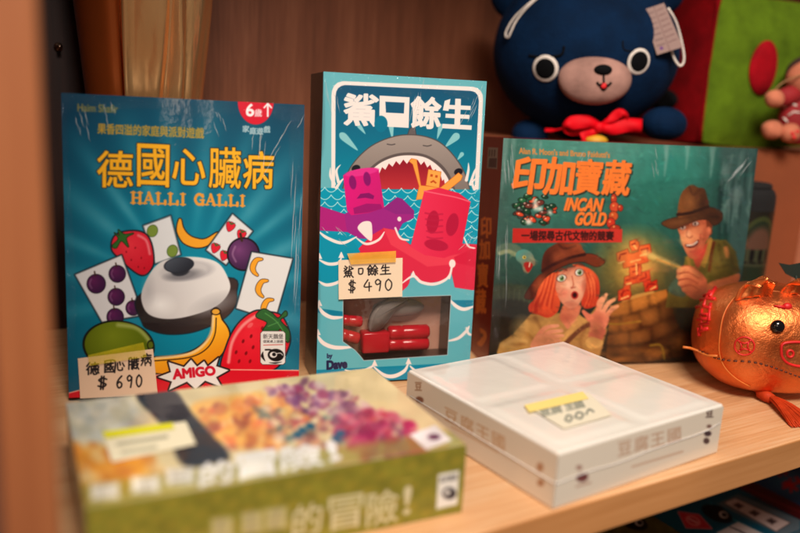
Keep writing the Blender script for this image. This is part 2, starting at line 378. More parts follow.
HAND = {'sha': [[(.2, 0), (.3, .1)], [(.12, .2), (.22, .28)], [(.1, .45), (.3, .3)], [(.6, 0), (.58, .3)], [(.4, .12), (.3, .28)], [(.75, .08), (.92, .25)], [(.95, .2), (.5, .42)],
                [(.35, .45), (.15, .62)], [(.3, .52), (.75, .5), (.72, .8), (.28, .82), (.27, .55)], [(.3, .66), (.72, .65)], [(.5, .5), (.5, .8)], [(.1, .98), (.2, .9)], [(.38, .88), (.4, .97)], [(.58, .87), (.63, .97)], [(.8, .85), (.95, 1)]],
        'kou': [[(.25, .3), (.28, .8), (.7, .78), (.74, .3), (.25, .3)]],
        'yu': [[(.28, 0), (.02, .38)], [(.28, .02), (.48, .3)], [(.12, .38), (.42, .36), (.42, .62), (.12, .64), (.12, .38)], [(.12, .5), (.4, .5)], [(.12, .64), (.13, .98), (.3, .85)], [(.3, .7), (.46, .95)], [(.74, 0), (.5, .35)], [(.74, .02), (.98, .33)], [(.6, .4), (.92, .38)], [(.52, .58), (.98, .55)], [(.76, .38), (.77, .96), (.68, .9)], [(.63, .7), (.54, .88)], [(.87, .68), (.98, .85)]],
        'sheng': [[(.3, .05), (.12, .4)], [(.2, .3), (.85, .26)], [(.5, 0), (.5, .92)], [(.22, .6), (.8, .56)], [(.02, .96), (.98, .9)]],
        'de': [[(.25, 0), (.05, .3)], [(.28, .3), (.05, .6)], [(.17, .5), (.18, 1)], [(.4, .15), (.95, .12)], [(.68, 0), (.66, .3)], [(.42, .3), (.92, .28), (.9, .5), (.43, .52), (.42, .3)], [(.6, .3), (.6, .5)], [(.75, .3), (.75, .5)], [(.38, .62), (.97, .6)], [(.4, .75), (.36, .92)], [(.52, .72), (.6, .98), (.82, .95), (.84, .85)], [(.7, .7), (.74, .8)], [(.92, .72), (.99, .88)]],
        'guo': [[(.1, .05), (.1, 1)], [(.1, .05), (.93, .02), (.92, 1)], [(.1, .96), (.92, .94)], [(.22, .25), (.8, .22)], [(.25, .4), (.5, .38), (.5, .58), (.25, .6), (.25, .4)], [(.2, .78), (.52, .72)], [(.6, .1), (.65, .55), (.84, .84)], [(.8, .5), (.55, .8)]],
        'xin': [[(.1, .45), (.02, .75)], [(.3, .3), (.35, .85), (.75, .88), (.78, .7)], [(.5, .2), (.58, .45)], [(.8, .3), (.97, .55)]],
        'zang': [[(.1, .08), (.08, .98)], [(.1, .08), (.34, .06), (.34, .95)], [(.1, .34), (.34, .33)], [(.1, .6), (.34, .59)], [(.42, .14), (.98, .1)], [(.58, 0), (.58, .22)], [(.8, 0), (.79, .22)], [(.45, .32), (.98, .28)], [(.5, .34), (.42, .98)], [(.56, .45), (.56, .88), (.74, .86)], [(.56, .45), (.74, .44)], [(.56, .64), (.74, .63)], [(.8, .2), (.85, .7), (.99, .96)], [(.95, .5), (.76, .92)]],
        'bing': [[(.55, 0), (.62, .1)], [(.25, .16), (.97, .12)], [(.25, .16), (.2, .6), (.02, .98)], [(.05, .3), (.14, .4)], [(.02, .6), (.2, .5)], [(.36, .32), (.95, .3)], [(.4, .98), (.4, .5), (.92, .48), (.92, .98)], [(.66, .32), (.64, .6), (.5, .8)], [(.66, .6), (.82, .78)]]}

def banana(p, pts, wmax, col=(240, 168, 48), dark=(50, 32, 20), ends=0.25, aa=0.8):
    tp = [wmax*ends, wmax*0.75, wmax, wmax*0.95, wmax*0.7, wmax*ends]
    p.line(pts, 0, dark, taper=[x+2.2 if wmax > 6 else x+1 for x in tp], aa=aa); p.line(pts, 0, col, taper=tp, aa=aa)
def berry(p, cx, cy, r, rot=0, col=(222, 40, 62)):
    c, s_ = math.cos(R(rot)), math.sin(R(rot))
    f = lambda a, b: (cx+(a*c-b*s_)*r, cy+(a*s_+b*c)*r)
    p.poly([f(-.8, -.5), f(0, -.8), f(.8, -.5), f(.7, .3), f(0, 1.1), f(-.7, .3)], col, smooth=True, edge=(90, 20, 30), ew=.4)
    p.poly([f(-.7, -.9), f(0, -.6), f(.7, -.9), f(.3, -.45), f(0, -.25), f(-.3, -.45)], (50, 110, 50))
def plum(p, cx, cy, r, big=False):
    p.ell(cx, cy, r, r*1.02, rgrad((cx-r*.3, cy-r*.3), r*1.5, (128, 72, 124) if big else (104, 40, 92), (62, 30, 70)), edge=(30, 18, 34), ew=.7 if not big else 1.6)
    p.line([(cx-r*.1, cy-r*.9), (cx-r*.2, cy-r*1.35)], max(1.0, r*.16), (70, 44, 30), smooth=False)
    p.line([(cx-r*.55, cy-r*.5), (cx-r*.72, cy), (cx-r*.5, cy+r*.5)], max(.8, r*.12), (190, 150, 180), alpha=.5, aa=1.5)
def swan_badge(p, x, y, w_, h_):         # the publisher's square mark: four characters over a swan in an oval
    k = min(w_, h_*0.75)/25.0
    p.poly([(x, y+2), (x+2, y), (x+w_-2, y), (x+w_, y+2), (x+w_, y+h_-2), (x+w_-2, y+h_), (x+2, y+h_), (x, y+h_-2)], (228, 222, 216), edge=(70, 50, 50), ew=.5, aa=.7)
    p.text('新天鵝堡', (x+w_*.1, y+h_*.08, x+w_*.92, y+h_*.23), (40, 34, 36), aa=.5)
    p.text('優質桌上遊戲', (x+w_*.1, y+h_*.265, x+w_*.92, y+h_*.35), (60, 54, 56), aa=.5)
    p.line([(x+w_*.12, y+h_*.42), (x+w_*.9, y+h_*.4)], .7, (200, 60, 50), smooth=False, aa=.5)
    p.ell(x+w_*.62, y+h_*.72, w_*.33, h_*.19, (28, 24, 26), rot=4)
    p.line([(x+w_*.2, y+h_*.56), (x+w_*.38, y+h_*.56), (x+w_*.55, y+h_*.6)], 1.6*k, (28, 24, 26))
    p.ell(x+w_*.52, y+h_*.71, w_*.15, h_*.09, (228, 222, 216)); p.ell(x+w_*.55, y+h_*.7, w_*.08, h_*.055, (28, 24, 26))
    p.line([(x+w_*.62, y+h_*.68), (x+w_*.8, y+h_*.66), (x+w_*.9, y+h_*.72)], .8*k, (228, 222, 216))
    p.line([(x+w_*.1, y+h_*.62), (x+w_*.07, y+h_*.75), (x+w_*.18, y+h_*.9)], 0, (28, 24, 26), taper=[.3*k, 3*k, .5*k])
    p.line([(x+w_*.35, y+h_*.95), (x+w_*.6, y+h_*.96), (x+w_*.85, y+h_*.93)], 0, (28, 24, 26), taper=[.3*k, 1.6*k, .3*k])

# slack shrink film gathered along an edge of a box: a crinkled clear strip
m, nt, pb = new_mat('clear_film'); nt.nodes.remove(pb)
gl = nt.nodes.new('ShaderNodeBsdfGlossy'); gl.inputs['Roughness'].default_value = 0.07; tr = nt.nodes.new('ShaderNodeBsdfTransparent')
mx = nt.nodes.new('ShaderNodeMixShader'); lw = nt.nodes.new('ShaderNodeLayerWeight'); lw.inputs[0].default_value = 0.12
ma = nt.nodes.new('ShaderNodeMath'); ma.operation = 'MULTIPLY_ADD'; ma.inputs[1].default_value = 0.6; ma.inputs[2].default_value = 0.012
L(nt, lw.outputs['Fresnel'], ma.inputs[0]); L(nt, ma.outputs[0], mx.inputs[0]); L(nt, tr.outputs[0], mx.inputs[1]); L(nt, gl.outputs[0], mx.inputs[2]); L(nt, mx.outputs[0], nt.nodes['Material Output'].inputs[0])
L(nt, bump(nt, noise(nt, 300, 3, .6).outputs[0], 1.0, .004).outputs[0], gl.inputs['Normal']); film_mat = m
def wrinkles(parent, lines, seed):       # raised ridges where the film is pulled tight
    rng = random.Random(seed); bm = bmesh.new()
    for a, b, k in lines:
        a, b = np.array(a, float), np.array(b, float)
        for _ in range(k):
            o_ = np.array([rng.uniform(-.006, .006), 0, rng.uniform(-.006, .006)]); l0 = rng.uniform(0, .5); l1 = l0+rng.uniform(.15, .5)
            pts = [a+o_+(b-a)*(l0+(l1-l0)*t_)+np.array([rng.uniform(-.0004, .0004), 0, rng.uniform(-.0004, .0004)]) for t_ in np.linspace(0, 1, 6)]
            add_tube(bm, pts, [r_*rng.uniform(.6, 1) for r_ in (.00006, .00022, .0003, .00028, .0002, .00006)], 6)
    return tag(obj('film_wrinkles', bm, ridge_mat, parent, smooth=True), kind='stuff')
m, nt, pb = new_mat('film_ridge'); pb.inputs['Base Color'].default_value = (.8, .85, .85, 1); pb.inputs['Roughness'].default_value = .08; pb.inputs['Alpha'].default_value = .3; pb.inputs['Specular IOR Level'].default_value = 1.0; ridge_mat = m
def crimp(parent, a, b, out, wide, depth, seed, n=110, m_=9):   # strip from a to b, spreading along `wide`, puckered along `out`
    rng = np.random.RandomState(seed); a, b, out, wide = (np.array(v, float) for v in (a, b, out, wide)); bm = bmesh.new(); rows = []
    ph = rng.uniform(0, 6.28, 12); fr = rng.uniform(.05, .5, 12)*n; sk = rng.uniform(-4, 4, 12)
    for j in range(m_):
        t_ = j/(m_-1); row = []
        for i in range(n):
            s_ = i/(n-1); h = sum(math.sin(fr[k]*s_*2+ph[k]+sk[k]*t_) for k in range(12))/12+rng.uniform(-.25, .25)
            row.append(bm.verts.new(Vector(a+(b-a)*s_+wide*t_*(1+.25*math.sin(fr[1]*s_*.3))+out*depth*(.55+.8*h)*(1-t_)*(.3+t_))))
        rows.append(row)
    for A, B in zip(rows, rows[1:]):
        for i in range(n-1): bm.faces.new((A[i], A[i+1], B[i+1], B[i]))
    return obj('film_edge', bm, film_mat, parent, smooth=True)

# ---------------------------------------------------------------- teal fruit and bell game
W_, H_, D_ = 0.1914, 0.25, 0.06
ax = standing_axes(12.46, 3.76)
hb = thing('board_game_box', 'teal square game box with fruit, cards and a silver bell on its cover', 'board game', (-0.1774, 0.6436, D_*math.sin(R(3.76))), ax)
teal_side = m_plain('teal_carton', (8, 62, 78), 0.4, 0.08, coat=0.6, coat_bump=0.3)
obj('carton', add_box(bmesh.new(), -W_/2, W_/2, 0, D_, 0, H_, 0.0008), teal_side, hb)
p = Print(((60.3, 93.3), (303.7, 104.6), (298.5, 391.3), (69.0, 398.0)), W_, H_, K)
ctr = (186, 292)
p.over(np.arange(len(p.X)), np.ones(len(p.X)), rgrad(ctr, 215, (0, 156, 180), (0, 70, 96)))
ang = np.degrees(np.arctan2(-(p.Y-ctr[1]), p.X-ctr[0])); rad = np.hypot(p.X-ctr[0], p.Y-ctr[1])
for a0, wd, st in ((8, 5, .3), (24, 6, .45), (39, 4, .4), (52, 6, .42), (68, 4, .35), (82, 5, .35), (97, 4, .3), (110, 6, .42), (126, 4, .45), (140, 6, .42), (156, 4, .35), (171, 5, .3), (-14, 5, .3), (-170, 5, .25), (-35, 5, .25)):
    m = np.exp(-((ang-a0)/wd)**2*1.6)*np.clip((rad-45)/60, 0, 1)*np.clip((210-rad)/110, 0, 1)*st
    p.over(np.arange(len(p.X)), m, (150, 205, 215))
p.text('Haim Shafir', ((77, 104), (117, 105.5), (117, 113), (77, 111.5)), (206, 154, 66), .1, aa=1.3, alpha=.85)
p.text('果香四溢的家庭與派對遊戲', ((97, 123.5), (203, 128), (203, 138.5), (97, 134)), (222, 162, 52), .2, aa=1.2)
for ch, q4 in (('德', ((97, 151), (132, 152), (132, 188), (97, 187))), ('國', ((137, 144), (168.5, 145.5), (168, 187), (137, 186))), ('心', ((172, 149), (205, 150), (204, 185), (172, 184))),
               ('臟', ((208.5, 147), (240.5, 148), (240, 188.5), (208.5, 187.5))), ('病', ((243, 151), (273, 152), (272, 188.5), (243, 188)))):
    p.text(ch, q4, (248, 182, 44), .6 if ch != '臟' else .4, aa=.8, edge=(34, 56, 56), ew=1.0)
def slab(p, word, x0, y0, cw, h, col, th, gap, shear):
    G = {'H': [(.2, 0, .2, 1), (.8, 0, .8, 1), (.2, .5, .8, .5)], 'A': [(.5, 0, .12, 1), (.5, 0, .86, 1), (.28, .66, .72, .66)], 'L': [(.25, 0, .25, 1), (.25, .95, .85, .95), (.88, .7, .88, .98)], 'I': [(.5, 0, .5, 1)]}
    S = {'H': (.2, .8), 'A': (.12, .86), 'L': (.25,), 'I': (.5,)}
    x = x0
    for c in word:
        wd = cw*(.55 if c == 'I' else 1.0); P_ = lambda a, b: (x+a*wd, y0+b*h+(x+a*wd-x0)*shear)
        if c == 'G':
            p.line([P_(.85, .22), P_(.6, .02), (P_(.3, .1)), P_(.12, .5), P_(.3, .9), P_(.6, .98), P_(.82, .85)], th, col); p.line([P_(.84, .55), P_(.84, 1)], th, col, smooth=False); p.line([P_(.6, .56), P_(.98, .56)], th*.6, col, smooth=False); p.line([P_(.86, 0), P_(.86, .3)], th*.5, col, smooth=False)
        else:
            for k, (a, b, a2, b2) in enumerate(G[c]): p.line([P_(a, b), P_(a2, b2)], th*(.6 if (c == 'A' and k == 0) or (c in 'HA' and k == 2) or (c == 'L' and k == 1) else 1), col, smooth=False)
            for a in S[c]:
                sw = .2 if c != 'I' else .38
                p.line([P_(a-sw, .97), P_(a+sw, .97)], th*.5, col, smooth=False)
                if c != 'A': p.line([P_(a-sw, .03), P_(a+sw, .03)], th*.5, col, smooth=False)
        x += wd+gap
slab(p, 'HALLI', 130.5, 192.3, 11.2, 11, (232, 160, 66), 2.9, 1.0, .03)
slab(p, 'GALLI', 193.5, 194.0, 10.4, 10.5, (232, 160, 66), 2.8, 1.0, .03)
p.ell(255, 101.5, 18, 23, (214, 28, 56)); p.text('6', (245.5, 104, 253, 116), (245, 240, 238), .5); p.text('歲', (254, 109, 261, 116.5), (240, 225, 225), .2)
p.line([(267, 116), (267, 104)], 1.8, (245, 240, 238), smooth=False); p.line([(263.5, 107.5), (267, 103.5), (270.5, 107.5)], 1.6, (245, 240, 238), smooth=False)
for k, (ch, x, y, r_) in enumerate((('家', 243, 125.5, 10), ('庭', 250, 127.5, 4), ('遊', 257, 127.8, -3), ('戲', 264, 126, -10))):
    p.text(ch, (x-1, y, x+5.4, y+6.5), (215, 222, 224), .15, aa=.9)
dk = (24, 40, 50)
p.poly([(143, 226), (170, 216), (180, 254.5), (155, 263.5)], (222, 222, 222), edge=dk, ew=1.2, aa=2.0)
for x, y in ((152, 231), (172, 251)): p.ell(x, y, 5, 5.8, (128, 150, 66), 20, edge=(66, 86, 40), ew=.5); 
banana(p, [(179.5, 220), (180, 230), (186, 239), (196, 243), (206, 242), (217, 233.5)], 9.5)
p.poly([(112, 250), (112.5, 240), (118, 234), (130, 231.5), (141, 232.5), (148, 238), (152, 250), (152.5, 264), (147, 273), (140, 274.5), (130, 268), (119, 258)], rgrad((128, 245), 34, (232, 62, 76), (200, 24, 48)), smooth=True, edge=dk, ew=1.6)
p.line([(138, 235.5), (146, 241), (149.5, 254)], 2.4, (245, 160, 160), alpha=.7, aa=2)
for x, y in ((126, 252), (135, 248), (131, 260), (141, 258), (144, 268), (138, 267), (122, 256)): p.ell(x, y, .7, 1, (140, 14, 30))
p.poly([(112, 246), (118, 239), (114, 233), (119, 236), (118, 230), (124, 234.5), (133, 233.5), (126, 238), (128, 247), (121, 241), (116, 248)], (52, 112, 48), smooth=True, edge=(18, 44, 28), ew=.7)
p.poly([(232, 214), (252, 231), (225.6, 264.5), (206, 250)], (224, 222, 222), edge=dk, ew=1.2, aa=1.6)
for x, y in ((230, 226), (241, 234), (215, 247.5), (224, 255)): berry(p, x, y, 5.2, 20)
plum(p, 243, 254, 15, True)
p.poly([(251.5, 252), (292, 258.5), (274.5, 320), (236, 308)], (226, 224, 222), edge=dk, ew=1.2, aa=1.4)
for x, y in ((257, 266.5), (262.5, 288), (268, 307)): banana(p, [(x+4.5, y-7.5), (x-1, y-6.5), (x-4.5, y), (x-3.5, y+5), (x, y+8.5)], 5.4, ends=.4)
p.poly([(75, 275), (121, 255.5), (142.5, 315), (102, 322)], (222, 220, 220), edge=dk, ew=1.3, aa=1.6)
for x, y, r_ in ((96, 284, 9), (117, 274, 8), (116, 297, 8), (133, 308, 7), (115, 317, 8)): plum(p, x, y, r_)
V3 = lambda L_: [(60+x/3.136, 230+y/3.136) for x, y in L_]
p.poly(V3([(256, 200), (258, 290), (290, 315), (345, 326), (420, 318), (500, 285), (543, 245), (552, 200), (525, 150)]), grad((150, 310), (44, 36, 38), (225, 300), (70, 56, 54)), smooth=True, edge=dk, ew=1.0, aa=1.4)
p.poly(V3([(254, 215), (266, 165), (300, 112), (345, 90), (420, 84), (490, 100), (524, 145), (531, 190), (490, 238), (405, 270), (330, 279), (275, 262)]), grad((140, 300), (205, 200, 198), (226, 262), (232, 228, 224)), smooth=True, aa=1.2)
p.glow(214, 304, 30, 12, (176, 172, 172), .7, .8, -20); p.glow(160, 305, 18, 14, (246, 244, 240), .8); p.glow(148, 290, 9, 20, (178, 174, 174), .6)
p.ell(187, 271, 26, 9.5, (176, 172, 174), -6, aa=3, alpha=.7); p.ell(186, 270, 22, 7.5, (206, 202, 200), -6, aa=2, alpha=.8)
p.ell(183, 275, 17, 5, (120, 118, 122), -8, aa=4, alpha=.8)
p.ell(180, 271, 9, 5, (52, 54, 62), -8, aa=1.5)
p.ell(178.6, 265, 14, 7.2, grad((170, 258), (86, 92, 102), (184, 272), (44, 48, 58)), -7, edge=(36, 40, 50), ew=.6)
p.ell(118.5, 346, 34, 24, rgrad((112, 336), 38, (128, 142, 34), (92, 108, 18)), 6, edge=(24, 28, 20), ew=1.6)
p.line([(118, 325), (136, 328), (147, 338), (151, 347)], 4, (190, 196, 130), alpha=.6, aa=3); p.ell(150.5, 345, 2.6, 3.6, (96, 110, 30), edge=(24, 28, 20))
bpts = [(215.6, 311), (217, 322), (220, 334), (214, 347), (199, 359), (178, 365), (150, 365)]
p.line(bpts, 0, (40, 28, 22), taper=[8, 13, 21, 23, 23, 22, 17]); p.line(bpts, 0, grad((205, 330), (250, 184, 50), (218, 360), (226, 142, 22)), taper=[5.4, 10, 18, 20, 20, 19, 14])
p.line([(213, 316), (211, 332), (203, 345), (188, 354), (156, 358)], 3, (240, 214, 170), alpha=.75, aa=1.6); p.line([(216, 318), (214.5, 335), (206, 349), (188, 357.5), (152, 361)], 1.1, (50, 34, 22))
p.ell(215.6, 311.5, 3.8, 2.6, (232, 170, 60), edge=(40, 28, 22))
p.poly([(223, 371), (227, 345), (238, 324), (254, 311.5), (268, 312), (281, 316), (289, 333), (288, 347), (277.5, 366), (260, 372)], rgrad((250, 335), 42, (234, 44, 62), (212, 14, 40)), smooth=True, edge=dk, ew=1.5)
p.line([(228.5, 362), (232, 342), (242, 326), (255, 316)], 3.2, (246, 170, 160), alpha=.8, aa=2)
for x, y in ((236, 352), (243, 341), (251, 336), (246, 353), (239, 361), (253, 347), (250, 361), (261, 340), (262, 328)): p.ell(x, y, 1.3, 2.0, (140, 10, 26), 20)
p.ell(250, 325, 3.4, 2.0, (240, 120, 120), -40, alpha=.7)
p.poly([(256, 316), (263, 309), (271, 312.5), (278, 318), (285, 311), (286.5, 315), (280, 320), (289, 331), (287.5, 342), (281, 329), (276, 331), (263, 331), (267, 322)], (44, 104, 50), smooth=True, edge=(16, 40, 28), ew=.9)
p.line([(265, 313), (276, 321), (285, 334)], 1, (86, 150, 80)); p.line([(268, 326), (278, 322)], .9, (86, 150, 80))
p.poly([(60, 396), (110, 383), (160, 375), (229, 370), (304, 370.6), (304, 402), (60, 402)], (214, 22, 46), edge=(240, 170, 150), ew=1.1)
st = [(158, 377), (171, 372), (168.4, 362), (184, 367), (191, 359.5), (197, 366.5), (204, 361), (207.5, 366.5), (218.5, 357.5), (216, 366), (228.5, 370), (216, 377), (222, 387), (205, 380.5), (195.5, 389), (187, 381.5), (169, 390), (172, 381.5)]
p.poly(st, (232, 226, 220), edge=(50, 30, 30), ew=1.7, aa=.7)
p.text('AMIGO', ((173, 369.5), (214, 366), (215.5, 374.5), (173.5, 379)), (206, 24, 52), .75, aa=.7)
swan_badge(p, 260.5, 331, 24.5, 33)
p.build('cover_print', print_film, hb, front_of(W_, H_))
s = slip(p, ((78, 358.3), (153, 348.6), (158, 393), (81, 397.5)), 0.0003, (226, 196, 168))
for k, (g, x, y) in enumerate((('de', 85.5, 362.5), ('guo', 101.5, 360.5), ('xin', 112, 359.5), ('zang', 125.5, 357.5), ('bing', 139.5, 353.5))):
    handwrite(s, HAND[g], x, y, 11.5 if g != 'xin' else 10, 11.5, wd=1.5)
price(s, '$', 95, 376.5, 0, 11, 11, wd=1.6); price(s, '690', 113.5, 375.5, 10, 7.5, 11.5, -.06, wd=1.6)
tg = paper('price_tag', s, print_paper, hb, -0.0014, 0.002)
m, nt, pb = new_mat('yellow_tape'); pb.inputs['Base Color'].default_value = (*lin((232, 206, 40)), 1); pb.inputs['Roughness'].default_value = 0.3
n = noise(nt, 120); r_ = ramp(nt, n.outputs[0], [(0.2, (.14,)*3), (0.8, (.28,)*3)]); L(nt, r_.outputs[0], pb.inputs['Alpha'])
tape_mat = m
def tape(face, quad, parent, off):
    u, v = face.uv([q_[0] for q_ in quad], [q_[1] for q_ in quad]); bm = bmesh.new()
    a = [bm.verts.new((-face.w/2+U*face.w, off, V*face.h)) for U, V in zip(u, v)]; b = [bm.verts.new(x.co+Vector((0, -0.00008, 0))) for x in a]
    bm.faces.new(a); bm.faces.new(b[::-1])
    for i in range(4): bm.faces.new((a[i], a[(i+1) % 4], b[(i+1) % 4], b[i]))
    return obj('tape', bm, tape_mat, parent)
tape(p, ((88.5, 354.5), (143.5, 341.5), (147, 356), (90, 365)), tg, -0.0032)

crimp(hb, (-W_/2, -.0009, H_), (W_/2, -.0009, H_), (0, -1, 0), (0, 0, -.012), .003, 1)
crimp(hb, (W_/2, -.0009, 0), (W_/2, -.0009, H_), (0, -1, 0), (-.010, 0, 0), .0022, 2)
crimp(hb, (-W_/2, -.0009, .05), (-W_/2, -.0009, H_), (0, -1, 0), (.006, 0, 0), .0018, 3)
wrinkles(hb, [((-.085, -.0007, .245), (-.075, -.0007, .20), 5), ((-.06, -.0007, .246), (-.055, -.0007, .21), 4), ((.092, -.0007, .246), (.062, -.0007, .19), 5), ((.09, -.0007, .20), (.085, -.0007, .05), 8), ((.02, -.0007, .246), (.03, -.0007, .215), 4), ((.06, -.0007, .247), (.055, -.0007, .19), 5)], 1)

# ---------------------------------------------------------------- shark game with a window
W_, H_, D_ = 0.1513, 0.2797, 0.055
ax = standing_axes(18.0, 2.18)
sb = thing('board_game_box', 'tall light blue game box with an open-mouthed shark and a window showing red figures', 'board game', (0.0009, 0.7113, D_*math.sin(R(2.18))), ax)
p = Print(((323.0, 71.8), (486.2, 81.3), (468.9, 375.2), (316.0, 384.8)), W_, H_, K, (112, 184, 192))
ALL = np.arange(len(p.X))
V4 = lambda L_: [(300+x/3.135, 60+y/3.135) for x, y in L_]      # from an enlarged view of the upper half
V5 = lambda L_: [(300+x/3.135, 220+y/3.135) for x, y in L_]     # lower half
VA = lambda L_: [(310+x/4.1, 130+y/4.1) for x, y in L_]
VB = lambda L_: [(395+x/4.095, 130+y/4.095) for x, y in L_]
cream = (243, 228, 222); sea = (0, 152, 178); seal = (104, 182, 192); seadark = (0, 132, 160)
panel = V4([(97, 420), (97, 112), (99, 96), (105, 82), (116, 72), (132, 67), (540, 84), (554, 88), (565, 97), (571, 110), (572, 126), (558, 420)])
p.poly(panel, cream, aa=.7)
p.poly(V4([(109, 420), (110, 114), (112, 100), (118, 89), (128, 82), (140, 79), (534, 97), (547, 101), (556, 111), (559, 128), (545, 420)]), grad((400, 90), (26, 92, 124), (400, 188), (0, 146, 168)), aa=.7)
def drop(x, y, l, w_, a, col=(150, 205, 208), al=.95):
    c, s_ = math.cos(R(a)), math.sin(R(a)); f = lambda u, v: (x+c*u-s_*v, y+s_*u+c*v)
    p.poly([f(-l*.5, 0), f(-l*.35, -w_*.5), f(0, -w_*.42), f(l*.55, 0), f(0, w_*.42), f(-l*.35, w_*.5)], col, smooth=True, alpha=al)
for x, y, l, w_, a in ((348, 141.5, 24, 7, 44), (452, 140, 18, 7, 136), (391, 130, 17, 5, 84), (439, 131, 15, 4.5, 106), (361, 129, 12, 4, 52), (460, 156, 9, 4, 128)): drop(x, y, l, w_, a)
grey = (140, 128, 122); grdk = (104, 94, 92)
p.poly(V4([(335, 240), (342, 218), (357, 203), (363, 242)]), (110, 102, 102), smooth=False, edge=(74, 70, 76), ew=.6)
out = V4([(128, 430), (145, 365), (175, 315), (225, 270), (288, 243), (345, 236), (400, 244), (445, 266), (488, 312), (518, 365), (535, 430)])
sm = lambda L_: smooth_pts(V4(L_), 5, False)
out = smooth_pts(out, 5, False)
p.poly(out, grad((405, 140), (166, 152, 144), (405, 190), (136, 124, 118)), edge=(92, 84, 84), ew=1.0)
p.poly(sm([(178, 420), (196, 365), (240, 320), (292, 296), (345, 290), (395, 298), (440, 325), (470, 365), (490, 420)]), (104, 92, 90))
p.poly(sm([(184, 425), (205, 368), (246, 326), (296, 304), (345, 299), (392, 306), (432, 332), (462, 370), (480, 425)]), cream)
up = []
import itertools
arc = smooth_pts(V4([(196, 425), (222, 372), (256, 336), (300, 317), (345, 311), (388, 318), (424, 342), (450, 374), (466, 425)]), 4, False)
for k, q_ in enumerate(arc): up.append((q_[0], q_[1] + (4.6 if k % 2 else 0.0)))
p.poly(up, grad((405, 160), (150, 28, 46), (405, 190), (196, 60, 66)), aa=.6)
for q_ in ((355.5, 168.5), (458, 171.8)): p.ell(*q_, 4.4, 3.4, (34, 32, 42), -20)
p.line(V4([(272, 264), (285, 266), (296, 264)]), 1.0, (88, 80, 80)); p.line(V4([(385, 268), (398, 270), (410, 267)]), 1.0, (88, 80, 80))
# lettering: heavy square characters
TT = cream
p.text('鯊', ((344.5, 94), (377.5, 95.2), (376.5, 126), (344, 124.5)), TT, 1.15, aa=.6)
p.text('餘', ((411.5, 97), (440, 98.5), (439.2, 128.5), (411, 127)), TT, 1.25, aa=.6)
p.poly(V4([(248, 112), (342, 117), (339, 213), (247, 208)]), TT, aa=.6)
p.poly(V4([(266, 131), (326, 134), (324, 168), (268, 165)]), (24, 96, 128), aa=.6)
p.ell(380.5, 124, 6.6, 8.2, (6, 124, 152))
for a in (V4([(452, 128), (470, 122), (464, 160), (446, 158)]), V4([(455, 140), (534, 144), (533, 157), (453, 153)]), V4([(485, 121), (503, 122), (500, 214), (482, 213)]), V4([(455, 168), (530, 172), (529, 185), (454, 181)]), V4([(445, 200), (537, 205), (536, 219), (444, 214)])): p.poly(a, TT, aa=.6)
# sea
p.poly([(318, 188.5), (331, 188), (345, 189), (440, 189.5), (476, 189.5), (482, 190), (480, 260), (316, 260)], (0, 158, 184), aa=.8)
def scallop(y0, x0, x1, n, dip, wd, col, ph=0.0, sl=.05):
    step = (x1-x0)/n; q_ = []
    for k in range(n):
        a = x0+step*(k+ph); q_ += [(a, y0+(a-x0)*sl)] if k == 0 else []
        pts = [(a+step*t, y0+dip*4*t*(1-t)+(a+step*t-x0)*sl) for t in np.linspace(0, 1, 9)]
        p.line(pts, wd, col, smooth=False, aa=.6)
for k, (y0, ph) in enumerate(((187.5, 0), (195, .5), (202, 0), (209, .5), (216, 0), (224, .5), (232, .2))): scallop(y0, 318, 484, 13, 4.6, .8, (190, 226, 226), ph-.5, .01)
for pts in (((338, 182), (336, 171), (340, 165)), ((334, 184), (330, 176), (330, 168)), ((470, 184), (474, 172), (477, 166)), ((466, 180), (468, 170), (468, 163)), ((336, 188), (340, 182), (344, 178)), ((474, 189), (472, 182), (479, 176))): p.line(pts, 0, cream, taper=[3.2, 2.4, .6])
# castaways and robots
yel = (244, 166, 76); yd = (206, 112, 46)
p.poly(VB([(57, 128), (66, 118), (86, 122), (88, 138), (104, 228), (150, 232), (186, 236), (258, 176), (274, 188), (268, 204), (196, 262), (118, 282), (86, 284), (98, 230), (72, 140)]), yel, edge=yd, ew=.5, aa=.6)
p.poly(VB([(136, 162), (186, 172), (178, 236), (126, 226)]), (246, 172, 84), edge=yd, ew=.5, aa=.6)
for a in (VB([(144, 180), (154, 182), (152, 192), (142, 190)]), VB([(164, 184), (174, 186), (172, 196), (162, 194)]), VB([(142, 212), (156, 204), (170, 216), (164, 220), (155, 213), (146, 218)])): p.poly(a, (196, 92, 40), aa=.6)
mag = (214, 30, 128); pur = (166, 44, 138); pdk = (128, 26, 104)
p.poly(VA([(38, 312), (140, 345), (165, 330), (300, 318), (355, 276), (376, 282), (425, 330), (425, 360), (378, 384), (352, 432), (300, 450), (200, 445), (150, 418), (38, 412)]), pur, aa=.7)
p.poly(VA([(300, 322), (355, 276), (376, 282), (425, 332), (425, 345), (350, 345)]), (150, 44, 134), aa=.8)
p.poly(VA([(38, 312), (140, 345), (150, 418), (38, 412)]), (180, 40, 130), aa=.8)
p.poly(VA([(134, 186), (175, 168), (240, 160), (280, 162), (303, 318), (240, 340), (168, 350), (150, 330)]), grad((345, 190), (222, 28, 132), (380, 200), (206, 34, 122)), aa=.6)
p.ell(361, 172.2, 17.2, 3.6, (226, 58, 146), -9)
for x, y in ((352.3, 182.5), (366.7, 179)): p.ell(x, y, 3.6, 7, (142, 22, 112), -8)
p.poly(VA([(190, 282), (205, 262), (240, 258), (262, 270), (258, 284), (225, 278)]), (140, 22, 108), aa=.7)
p.poly(VA([(176, 320), (230, 302), (288, 304), (296, 322), (240, 338), (180, 345)]), (164, 26, 116), aa=.8)
red = (226, 44, 84); rdk = (196, 28, 72)
